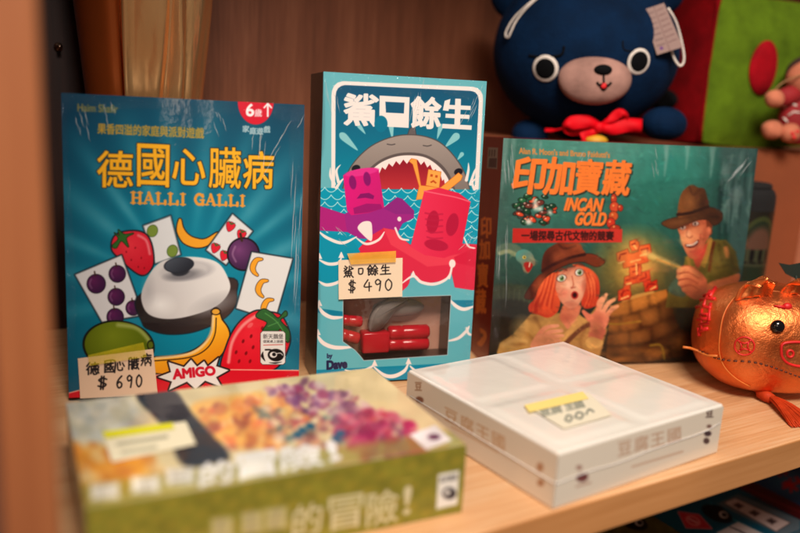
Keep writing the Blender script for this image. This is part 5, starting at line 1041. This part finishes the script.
# bear
def plush(name, col, sheen=.6, b=.5): return m_plain(name, col, 0.85, .3, 34, bmp=b, bscale=900, sheen=sheen)
blue = plush('blue_plush', (2, 28, 56), .1); felt_pink = plush('pale_pink_plush', (158, 118, 106), .2, .3); blackf = plush('black_plush', (8, 8, 10), .15); whitef = plush('off_white_felt', (226, 212, 200), .1, .3); satin = m_plain('red_satin', (214, 6, 22), .6, .1, sheen=.3)
hc = np.array(at(586, 52, .965)); hr = np.array([.108, .084, .094]); b0 = np.array([hc[0], hc[1], CH])
bear = thing('plush_bear', 'dark blue plush bear with white ringed eyes and red bow sitting on the cardboard box', 'plush toy', b0)
obj('head', add_ell(bmesh.new(), hc, hr, seg=64, rings=40, wob=.006, seed=2), blue, bear, b0, True)
H = lambda x, y, l=1.0: on_ellipsoid(x, y, hc, hr, lift=l)
obj('body', add_ell(bmesh.new(), (hc[0]+.004, hc[1]+.012, CH+.052), (.062, .05, .052), wob=.01, seed=3), blue, bear, b0, True)
for s_, px_, py_ in ((-1, 516, -6), (1, 660, -10)): obj('ear', add_ell(bmesh.new(), np.array(at(px_, py_, .985)), (.030, .018, .030)), blue, bear, b0, True)
mz, mn = H(595, 80, .985)
Q = np.array([RT, -FW*0-np.cross(RT, UP)*-1, UP]).T if False else np.stack([RT, np.cross(UP, RT), UP], 1)
muz = obj('muzzle', add_ell(bmesh.new(), mz, (.0400, .018, .0275), Q, wob=.004), felt_pink, bear, b0, True)
MZ = lambda x, y, l=1.01: on_ellipsoid(x, y, mz, np.array([.0400, .018, .0275]), Q, l)[0]
obj('nose', add_ell(bmesh.new(), MZ(603, 70, 1.0), (.0098, .005, .0058), Q), blackf, muz, b0, True)
bm = bmesh.new(); add_tube(bm, [MZ(603.4, 74), MZ(603.6, 79), MZ(603.8, 84)], .0012, 8)
add_tube(bm, [MZ(*z) for z in smooth_pts([(597, 82), (599, 85), (603.5, 84), (608, 85.5), (611, 82.5)], 4, False)], .0013, 8); add_tube(bm, [MZ(*z) for z in smooth_pts([(599.5, 85.5), (603.5, 90), (607.5, 86)], 4, False)], .0011, 8); obj('mouth', bm, blackf, muz, b0, True)
obj('tongue', add_ell(bmesh.new(), MZ(603.5, 85.6), (.0034, .002, .0034), Q), m_plain('red_felt', (220, 20, 24), .7), muz, b0, True)
def basis(n):
    n = n/np.linalg.norm(n); x = np.cross([0, 0, 1.0], n); x /= np.linalg.norm(x)   # n faces outward
    return np.stack([x, n, np.cross(n, x)*-1 if np.cross(n, x)[2] < 0 else np.cross(n, x)], 1)
for x, y, r_ in ((545.5, 68.5, .0146), (638.5, 61.5, .0140)):
    c, n = H(x, y); B_ = basis(n); e = obj('eye', add_ell(bmesh.new(), c, (r_, .0026, r_), B_), whitef, bear, b0, True)
    obj('pupil', add_ell(bmesh.new(), c+n*.0012, (r_*.78, .0026, r_*.78), B_), blackf, e, b0, True)
for ln in ([(529, 55.5), (540, 57), (553, 56.5), (561, 55), (563.5, 51), (564, 46)], [(622.5, 41), (622.5, 47), (625, 50.5), (633, 51.5), (640, 51)]):
    obj('eyebrow', add_tube(bmesh.new(), [H(*z, 1.004)[0] for z in smooth_pts(ln, 4, False)], .0013, 8), blackf, bear, b0, True)
obj('arm', add_ell(bmesh.new(), np.array(at(664, 124, .925)), (.026, .022, .019), wob=.01), blue, bear, b0, True)
obj('arm', add_ell(bmesh.new(), np.array(at(530, 136, .96)), (.022, .02, .02), wob=.01), blue, bear, b0, True)
bm = bmesh.new(); YB = hc[1]-.066
def ribbon(pts, wd, thick=.0016):
    P_ = [np.array(at(x, y, YB+dy)) for x, y, dy in pts]; P_ = smooth_pts(P_, 5, False); n = len(P_); A = []
    for i, q_ in enumerate(P_):
        t_ = (P_[min(i+1, n-1)]-P_[max(i-1, 0)]); t_ /= np.linalg.norm(t_); u = np.cross(t_, FW); u /= np.linalg.norm(u); ww = np.interp(i/(n-1), np.linspace(0, 1, len(wd)), wd)
        A.append([bm.verts.new(Vector(q_+u*ww)), bm.verts.new(Vector(q_-FW*.0035*math.sin(i*.6))), bm.verts.new(Vector(q_-u*ww))])
    for a, b in zip(A, A[1:]):
        bm.faces.new((a[0], a[1], b[1], b[0])); bm.faces.new((a[1], a[2], b[2], b[1]))
ribbon([(600, 127, -.002), (588, 122, -.008), (572, 123, -.010), (565, 128, -.008), (572, 130, -.003), (590, 130, 0), (600, 128, 0)], [.004, .007, .0075, .003, .006, .006, .004])
ribbon([(600, 127, -.004), (610, 120, -.010), (620, 113, -.012), (626, 117, -.010), (618, 124, -.005), (604, 128, -.003)], [.003, .004, .005, .003, .004, .003])
ribbon([(598, 127, -.006), (612, 128, -.010), (628, 125, -.010), (642, 126, -.008)], [.004, .0075, .0075, .0078])
ribbon([(598, 129, -.005), (590, 134, -.008), (582, 138, -.008)], [.004, .005, .006])
ribbon([(566, 128, .004), (556, 130, .008), (545, 130, .014)], [.0015, .0012, .001])
bow = obj('bow', bm, satin, bear, b0, True); md = bow.modifiers.new('thickness', 'SOLIDIFY'); md.thickness = .0012
obj('bow_knot', add_ell(bmesh.new(), np.array(at(599, 127.5, YB-.008)), (.006, .005, .006)), satin, bow, b0, True)
obj('bell', add_ell(bmesh.new(), np.array(at(596, 141, YB-.004)), (.013, .01, .007)), m_plain('yellow_felt', (206, 150, 30), .6), bear, b0, True)
loop = obj('hanging_loop', add_tube(bmesh.new(), [H(*z, 1.03)[0] for z in smooth_pts([(550, -12), (532, 4), (518, 17), (510, 29), (508, 36), (510.5, 38), (513, 33), (519, 21), (531, 7), (550, -9)], 4, False)], .0011, 8), whitef, bear, b0, True)
q = Print([(0, 0), (60, 0), (60, 110), (0, 110)], .03, .052, .0007, (160, 132, 124))
for k in range(7):
    q.line([(6, 12+k*13), (25, 12+k*13)], 2.4, (110, 84, 84), alpha=.75, smooth=False); q.line([(34, 12+k*13), (54, 10+k*13)], 2.4, (120, 86, 84), alpha=.75, smooth=False)
q.line([(30, 0), (30, 110)], 1.6, (130, 100, 96), smooth=False); q.ell(14, 98, 4, 4, (110, 60, 130))
TL_, TR_, BR_, BL_ = (np.array(at(*z)) for z in ((643, 10, .90), (664, 3, .905), (683, 47, .895), (657, 55, .89)))
tgb = q.build('hang_tag', print_matte, bear, lambda U, V: (BL_*(1-U[:, None])+BR_*U[:, None])*(1-V[:, None])+(TL_*(1-U[:, None])+TR_*U[:, None])*V[:, None]-b0)
obj('tag_loop', add_tube(bmesh.new(), [Vector(np.array(at(x, y, .903))) for x, y in smooth_pts([(668, 8), (676, 22), (682, 44), (684, 60), (680, 66), (674, 58), (670, 44)], 4, False)], .0013, 8), whitef, tgb, b0, True)

# plush cube
ax2 = lying_axes(20); S2 = .18; ce = np.array([.361, .998, CH])   # its near vertical edge
base = ce+ax2[0]*S2/2+ax2[1]*S2/2
pcu = thing('plush_cube', 'large plush cube with a green face and a red face behind the blue bear', 'plush toy', base, ax2)
redp2 = plush('red_plush', (120, 2, 8), .2, .4); greenp = plush('green_plush', (82, 106, 16), .15, .4)
def pillow(bm, ori, half, bulge, n=14):   # a stuffed square panel
    rows = []
    for i in range(n+1):
        r_ = []
        for j in range(n+1):
            a, b = -1+2*i/n, -1+2*j/n; d = bulge*((1-a**4)*(1-b**4))+.0012*math.sin(5*a+3*b)*(1-a*a)*(1-b*b); k = 1-.06*(a*a)*(b*b)
            r_.append(bm.verts.new(ori(a*half*k, b*half*k, d)))
        rows.append(r_)
    for A, B in zip(rows, rows[1:]):
        for j in range(n): bm.faces.new((A[j], A[j+1], B[j+1], B[j]))
h = S2/2
obj('core', add_box(bmesh.new(), -h+.004, h-.004, -h+.004, h-.004, .004, S2-.004, .006), redp2, pcu)
bm = bmesh.new(); pillow(bm, lambda a, b, d: Vector((a, -h-d, h+b)), h, .014); gf = obj('green_panel', bm, greenp, pcu, smooth=True)
for ori in (lambda a, b, d: Vector((-h-d, a, h+b)), lambda a, b, d: Vector((h+d, a, h+b)), lambda a, b, d: Vector((a, b, S2+d*.5)), lambda a, b, d: Vector((a, h+d, h+b))):
    bm = bmesh.new(); pillow(bm, ori, h, .01 if ori(0, 0, 0)[2] < S2-.01 else .012); obj('red_panel', bm, redp2, pcu, smooth=True)
bm = bmesh.new(); add_tube(bm, [(-h+.0015, -h+.0015, z) for z in np.linspace(.006, S2-.006, 12)], .0022, 8); obj('piping', bm, redp2, pcu, smooth=True)
def spot(px_, py_, rx, rz, mat, face):
    bm = bmesh.new(); A3 = np.stack(ax2, 1)
    d = A3.T @ ray(px_, py_); o = A3.T @ (CAM-base); i = 1 if face == 'front' else 0
    t_ = (-h-o[i])/d[i]; c = o+d*t_; n = 32; vc = []
    for ring in (0, .5, 1):
        for k in range(n if ring else 1):
            a = 2*math.pi*k/n; u = c[1-i]+rx*ring*math.cos(a); z = c[2]+rz*ring*math.sin(a)*(1+.08*math.cos(a)); uu, zz = u/h, (z-h)/h
            dd = (.014 if i == 1 else .01)*((1-uu**4)*(1-zz**4))+.0022
            vc.append(bm.verts.new((u, -h-dd, z) if i == 1 else (-h-dd, u, z)))
    for k in range(n):
        k2 = (k+1) % n; bm.faces.new((vc[0], vc[1+k], vc[1+k2])); bm.faces.new((vc[1+k], vc[1+n+k], vc[1+n+k2], vc[1+k2]))
    o_ = obj('spot', bm, mat, pcu, smooth=True); md = o_.modifiers.new('thickness', 'SOLIDIFY'); md.thickness = .0015
spot(754, 68, .0205, .0325, plush('deep_red_felt', (150, 6, 20), .2, .3), 'front'); spot(670, 100, .028, .014, blackf, 'left'); spot(664, 40, .028, .016, blackf, 'left')

# doll
peach = plush('peach_plush', (190, 112, 84), .2, .3); dc = np.array(at(800, 112, .985)); d0 = np.array([dc[0], dc[1], CH])
doll = thing('plush_doll', 'small plush doll in a red patterned coat before the green face of the cube', 'plush toy', d0)
coat = m_plain('red_cloth', (140, 14, 20), .8, .2, 30); bm = add_ell(bmesh.new(), (dc[0], dc[1], CH+.038), (.025, .017, .03), wob=.015)
cl = obj('coat', bm, coat, doll, d0, True)
obj('head', add_ell(bmesh.new(), (dc[0]+.004, dc[1], CH+.086), (.026, .022, .024)), peach, doll, d0, True)
obj('hair', add_ell(bmesh.new(), (dc[0]+.006, dc[1]+.007, CH+.092), (.0265, .021, .023)), m_plain('brown_yarn', (60, 30, 22), .8), doll, d0, True)
obj('hand', add_ell(bmesh.new(), np.array(at(774.5, 99, .97)), (.0115, .010, .0105), wob=.02), peach, doll, d0, True)
obj('sleeve', add_tube(bmesh.new(), [Vector(at(779, 99, .972)), Vector(at(788, 96, .978)), Vector(at(796, 94, .985))], [.010, .0115, .012], 16), coat, doll, d0, True)
for x, y, r_ in ((772, 130, .0125), (790, 133, .0125)): obj('foot', add_ell(bmesh.new(), np.array(at(x, y, .965)), (r_, .011, r_*.9), wob=.02), peach, doll, d0, True)
bm = bmesh.new(); c = np.array(at(788, 135, .965)); [add_ell(bm, c+RT*a+UP*b-FW*.0108, (.0026, .0012, .0024), seg=10, rings=6) for a, b in ((0, 0), (.0055, .002), (.002, -.0045))]; obj('toe_print', bm, redink, doll, d0, True)
bm = bmesh.new()
for ln in ([(784, 108), (790, 104), (797, 106)], [(788, 116), (794, 112), (800, 113)], [(784, 118), (788, 122)]): add_tube(bm, [Vector(on_ellipsoid(x, y, np.array((dc[0], dc[1], CH+.038)), np.array((.025, .017, .03)), lift=1.03)[0]) for x, y in ln], .0011, 6)
obj('coat_pattern', bm, whitef, cl, d0, True)
obj('cord', add_tube(bmesh.new(), [Vector(at(x, y, .968)) for x, y in smooth_pts([(774, 91), (781, 84), (790, 79), (802, 75)], 4, False)], .0009, 6), m_plain('tan_cord', (150, 104, 60), .6), doll, d0, True)

# ---------------------------------------------------------------- gold foil bag
gc = np.array(at(143, 50, .80)); gc[2] = 0
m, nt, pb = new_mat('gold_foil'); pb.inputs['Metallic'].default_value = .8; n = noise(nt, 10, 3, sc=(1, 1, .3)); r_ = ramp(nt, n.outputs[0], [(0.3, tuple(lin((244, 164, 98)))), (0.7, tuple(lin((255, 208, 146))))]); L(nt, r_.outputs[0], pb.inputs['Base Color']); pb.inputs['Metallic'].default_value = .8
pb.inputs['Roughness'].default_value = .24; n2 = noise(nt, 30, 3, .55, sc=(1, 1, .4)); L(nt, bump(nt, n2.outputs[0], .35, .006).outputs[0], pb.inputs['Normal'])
bag = thing('gift_bag', 'crumpled gold foil bag standing behind the teal fruit game', 'gift bag', gc)
def fold(a, z):
    if a < 4.655 and a > 1.72: return 1+.012*math.sin(5*a+z*3)-.10*math.exp(-((a-4.655)/.10)**2)
    tri = lambda v: 2*abs(v-math.floor(v+.5))
    return 1-.16*math.exp(-((a-4.655)/.06)**2)+.10*math.exp(-((a-4.80-.03*math.sin(z*19))/.05)**2)+.05*tri(a*1.1+z*1.6)+.02*tri(a*2.9-z*4+.3)-.12*math.exp(-((a-5.40-.06*math.sin(z*24))/.07)**2)+.08*math.exp(-((a-5.56-.05*math.sin(z*30))/.06)**2)-.10*math.exp(-((a-5.78-.05*math.sin(z*27+1))/.05)**2)
zs = np.linspace(0, .40, 40)
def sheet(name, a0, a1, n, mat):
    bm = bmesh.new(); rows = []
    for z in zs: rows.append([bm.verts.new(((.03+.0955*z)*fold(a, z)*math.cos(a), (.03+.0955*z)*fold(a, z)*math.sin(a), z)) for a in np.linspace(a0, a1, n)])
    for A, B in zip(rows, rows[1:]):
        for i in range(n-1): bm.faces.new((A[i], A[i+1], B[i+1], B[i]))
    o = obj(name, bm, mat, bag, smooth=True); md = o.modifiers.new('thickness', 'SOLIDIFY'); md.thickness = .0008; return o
m2 = m_plain('foil_wood_reflection', (176, 84, 34), .32, .12, 8, metal=.7)  # reflection of the orange wood, painted as the bag's left-hand colour
sheet('foil', 4.66, 8.0, 90, m); sheet('wood_reflecting_side', 8.0-2*math.pi+.002, 4.645, 60, m2)
obj('tie', add_tube(bmesh.new(), [Vector((.070*math.cos(a)*fold(a, .40), .070*math.sin(a)*fold(a, .40), .398)) for a in np.linspace(0, 2*math.pi, 60)[:-1]], .0022, 8, True), m_plain('gold_rim', (200, 130, 60), .3, metal=1), bag, smooth=True)

# ---------------------------------------------------------------- games on the shelf below
ZT = -0.165
def lower(label, e0, e1, n0, n1, z0, z1, side, paint, base=(20, 80, 100)):
    c = E_*(e0+e1)/2+N_*(n0+n1)/2+np.array([0, 0, z0]); t = thing('board_game_box', label, 'board game', c, (E_, N_, np.array([0, 0, 1.0])), 'games on the shelf below')
    a, b = (e1-e0)/2, (n1-n0)/2; obj('carton', add_box(bmesh.new(), -a, a, -b, b, 0, z1-z0, .001), m_plain('lower_carton', side, .45, .1, coat=.4, coat_bump=.2), t)
    q = Print([project(E_*e+N_*n+np.array([0, 0, z1])) for e, n in ((e0, n1), (e1, n1), (e1, n0), (e0, n0))], 2*a, 2*b, .0008, base); paint(q)
    q.build('cover_print', print_matte, t, lambda U, V: np.stack([-a+U*2*a, -b+V*2*b, np.full_like(U, z1-z0+.0004)], 1)); return t
def swan(q, x, y, rx, ry, rot):
    q.ell(x, y, rx, ry, (12, 10, 14), rot, aa=1.2); q.ell(x+rx*.4, y+ry*.15, rx*.3, ry*.5, (190, 176, 170), rot, aa=1); q.ell(x+rx*.45, y+ry*.15, rx*.17, ry*.28, (12, 10, 14), rot, aa=1); q.line([(x-rx*.9, y-ry*.8), (x-rx*.3, y-ry*1.1), (x+rx*.3, y-ry*.9)], 2, (12, 10, 14), aa=1)
def paint_a(q): q.over(np.arange(len(q.X)), np.ones(len(q.X)), (96, 88, 44)); swan(q, 633, 522, 15, 7, 20); q.mottle(.1, 20)
def paint_b(q):
    q.over(np.arange(len(q.X)), np.ones(len(q.X)), (10, 86, 108)); q.line([(710, 503), (726, 516), (760, 533)], 1, (60, 140, 150), smooth=False)
    q.poly([(678, 512), (699, 515), (712, 529), (686, 528)], (196, 52, 66), aa=1, edge=(224, 150, 150), ew=.6); q.ell(693, 521, 8, 4.5, (224, 130, 130), 24, aa=1.4); q.ell(693, 521, 5.4, 3, (190, 50, 62), 24, aa=1.2); q.line([(689, 519), (697, 523)], 1.4, (230, 160, 160), aa=1)
    swan(q, 717, 514, 16, 7, 24); q.poly([(716, 533), (738, 522), (768, 536), (740, 550)], (196, 180, 176), aa=1.4)
    for k in range(4): q.line([(730+k*5, 527+k*2.4), (740+k*5, 531+k*2.4)], 1.2, (90, 80, 84), aa=1, smooth=False)
    q.poly([(738, 494), (800, 519), (800, 545), (790, 540), (716, 504)], (112, 108, 112), aa=2, alpha=.8)
    q.poly([(724, 503), (735, 498.5), (790, 523), (776, 531.5)], (196, 172, 166), aa=1.2, edge=(70, 50, 50), ew=.5)
    for x, y in ((738, 505.5), (754, 513), (771, 521)):
        q.poly([(x-6, y-.5), (x, y-3), (x+7, y+.5), (x+1, y+4)], (120, 90, 88), aa=1.5, alpha=.8); q.line([(x-3, y), (x+4, y+1)], 1.4, (40, 28, 30), aa=1); q.line([(x, y-2), (x+1, y+3)], 1.2, (40, 28, 30), aa=1)
    q.poly([(738, 494), (752, 498), (764, 500), (772, 506), (784, 508), (800, 517), (800, 520)], (14, 60, 76), aa=1.2)
def paint_c(q): q.over(np.arange(len(q.X)), np.ones(len(q.X)), (84, 14, 24)); q.line([(742, 487), (800, 512)], 1.2, (130, 40, 44), smooth=False)
def paint_d(q):
    q.over(np.arange(len(q.X)), np.ones(len(q.X)), (22, 74, 112)); q.ell(792, 484, 20, 9, (60, 130, 160), 20, aa=10, alpha=.6)
    for ln in ([(783, 488), (800, 482)], [(786, 482), (797, 490)], [(790, 479), (791, 492)], [(796, 478), (806, 486)], [(783, 484), (790, 484)]): q.line(ln, 2.6, (206, 24, 30), aa=1, smooth=False)
    for ln in ([(771, 473), (788, 471)], [(776, 469), (780, 476)], [(783, 469), (786, 475)]): q.line(ln, 2.6, (170, 20, 34), aa=1, smooth=False)
ea, eb, ec = (at_z(x, y, ZT) @ E_ for x, y in ((648, 513), (736.5, 487), (750, 481)))
lower('olive game box lying on the shelf below, left of the teal one', ea-.09, ea-.0005, .43, .74, -.261, ZT, (90, 84, 40), paint_a)
lower('teal game box with a red diamond mark lying on the shelf below', ea+.0005, eb-.0005, .43, .75, -.261, ZT, (8, 60, 78), paint_b)
lower('narrow dark red game box lying on the shelf below between two blue ones', eb+.0005, ec-.0005, .43, .75, -.261, ZT+.0005, (80, 14, 22), paint_c)
lower('deep blue game box with red writing lying on the shelf below at the far right', ec+.0005, ec+.2, .43, .75, -.261, ZT, (18, 60, 96), paint_d)
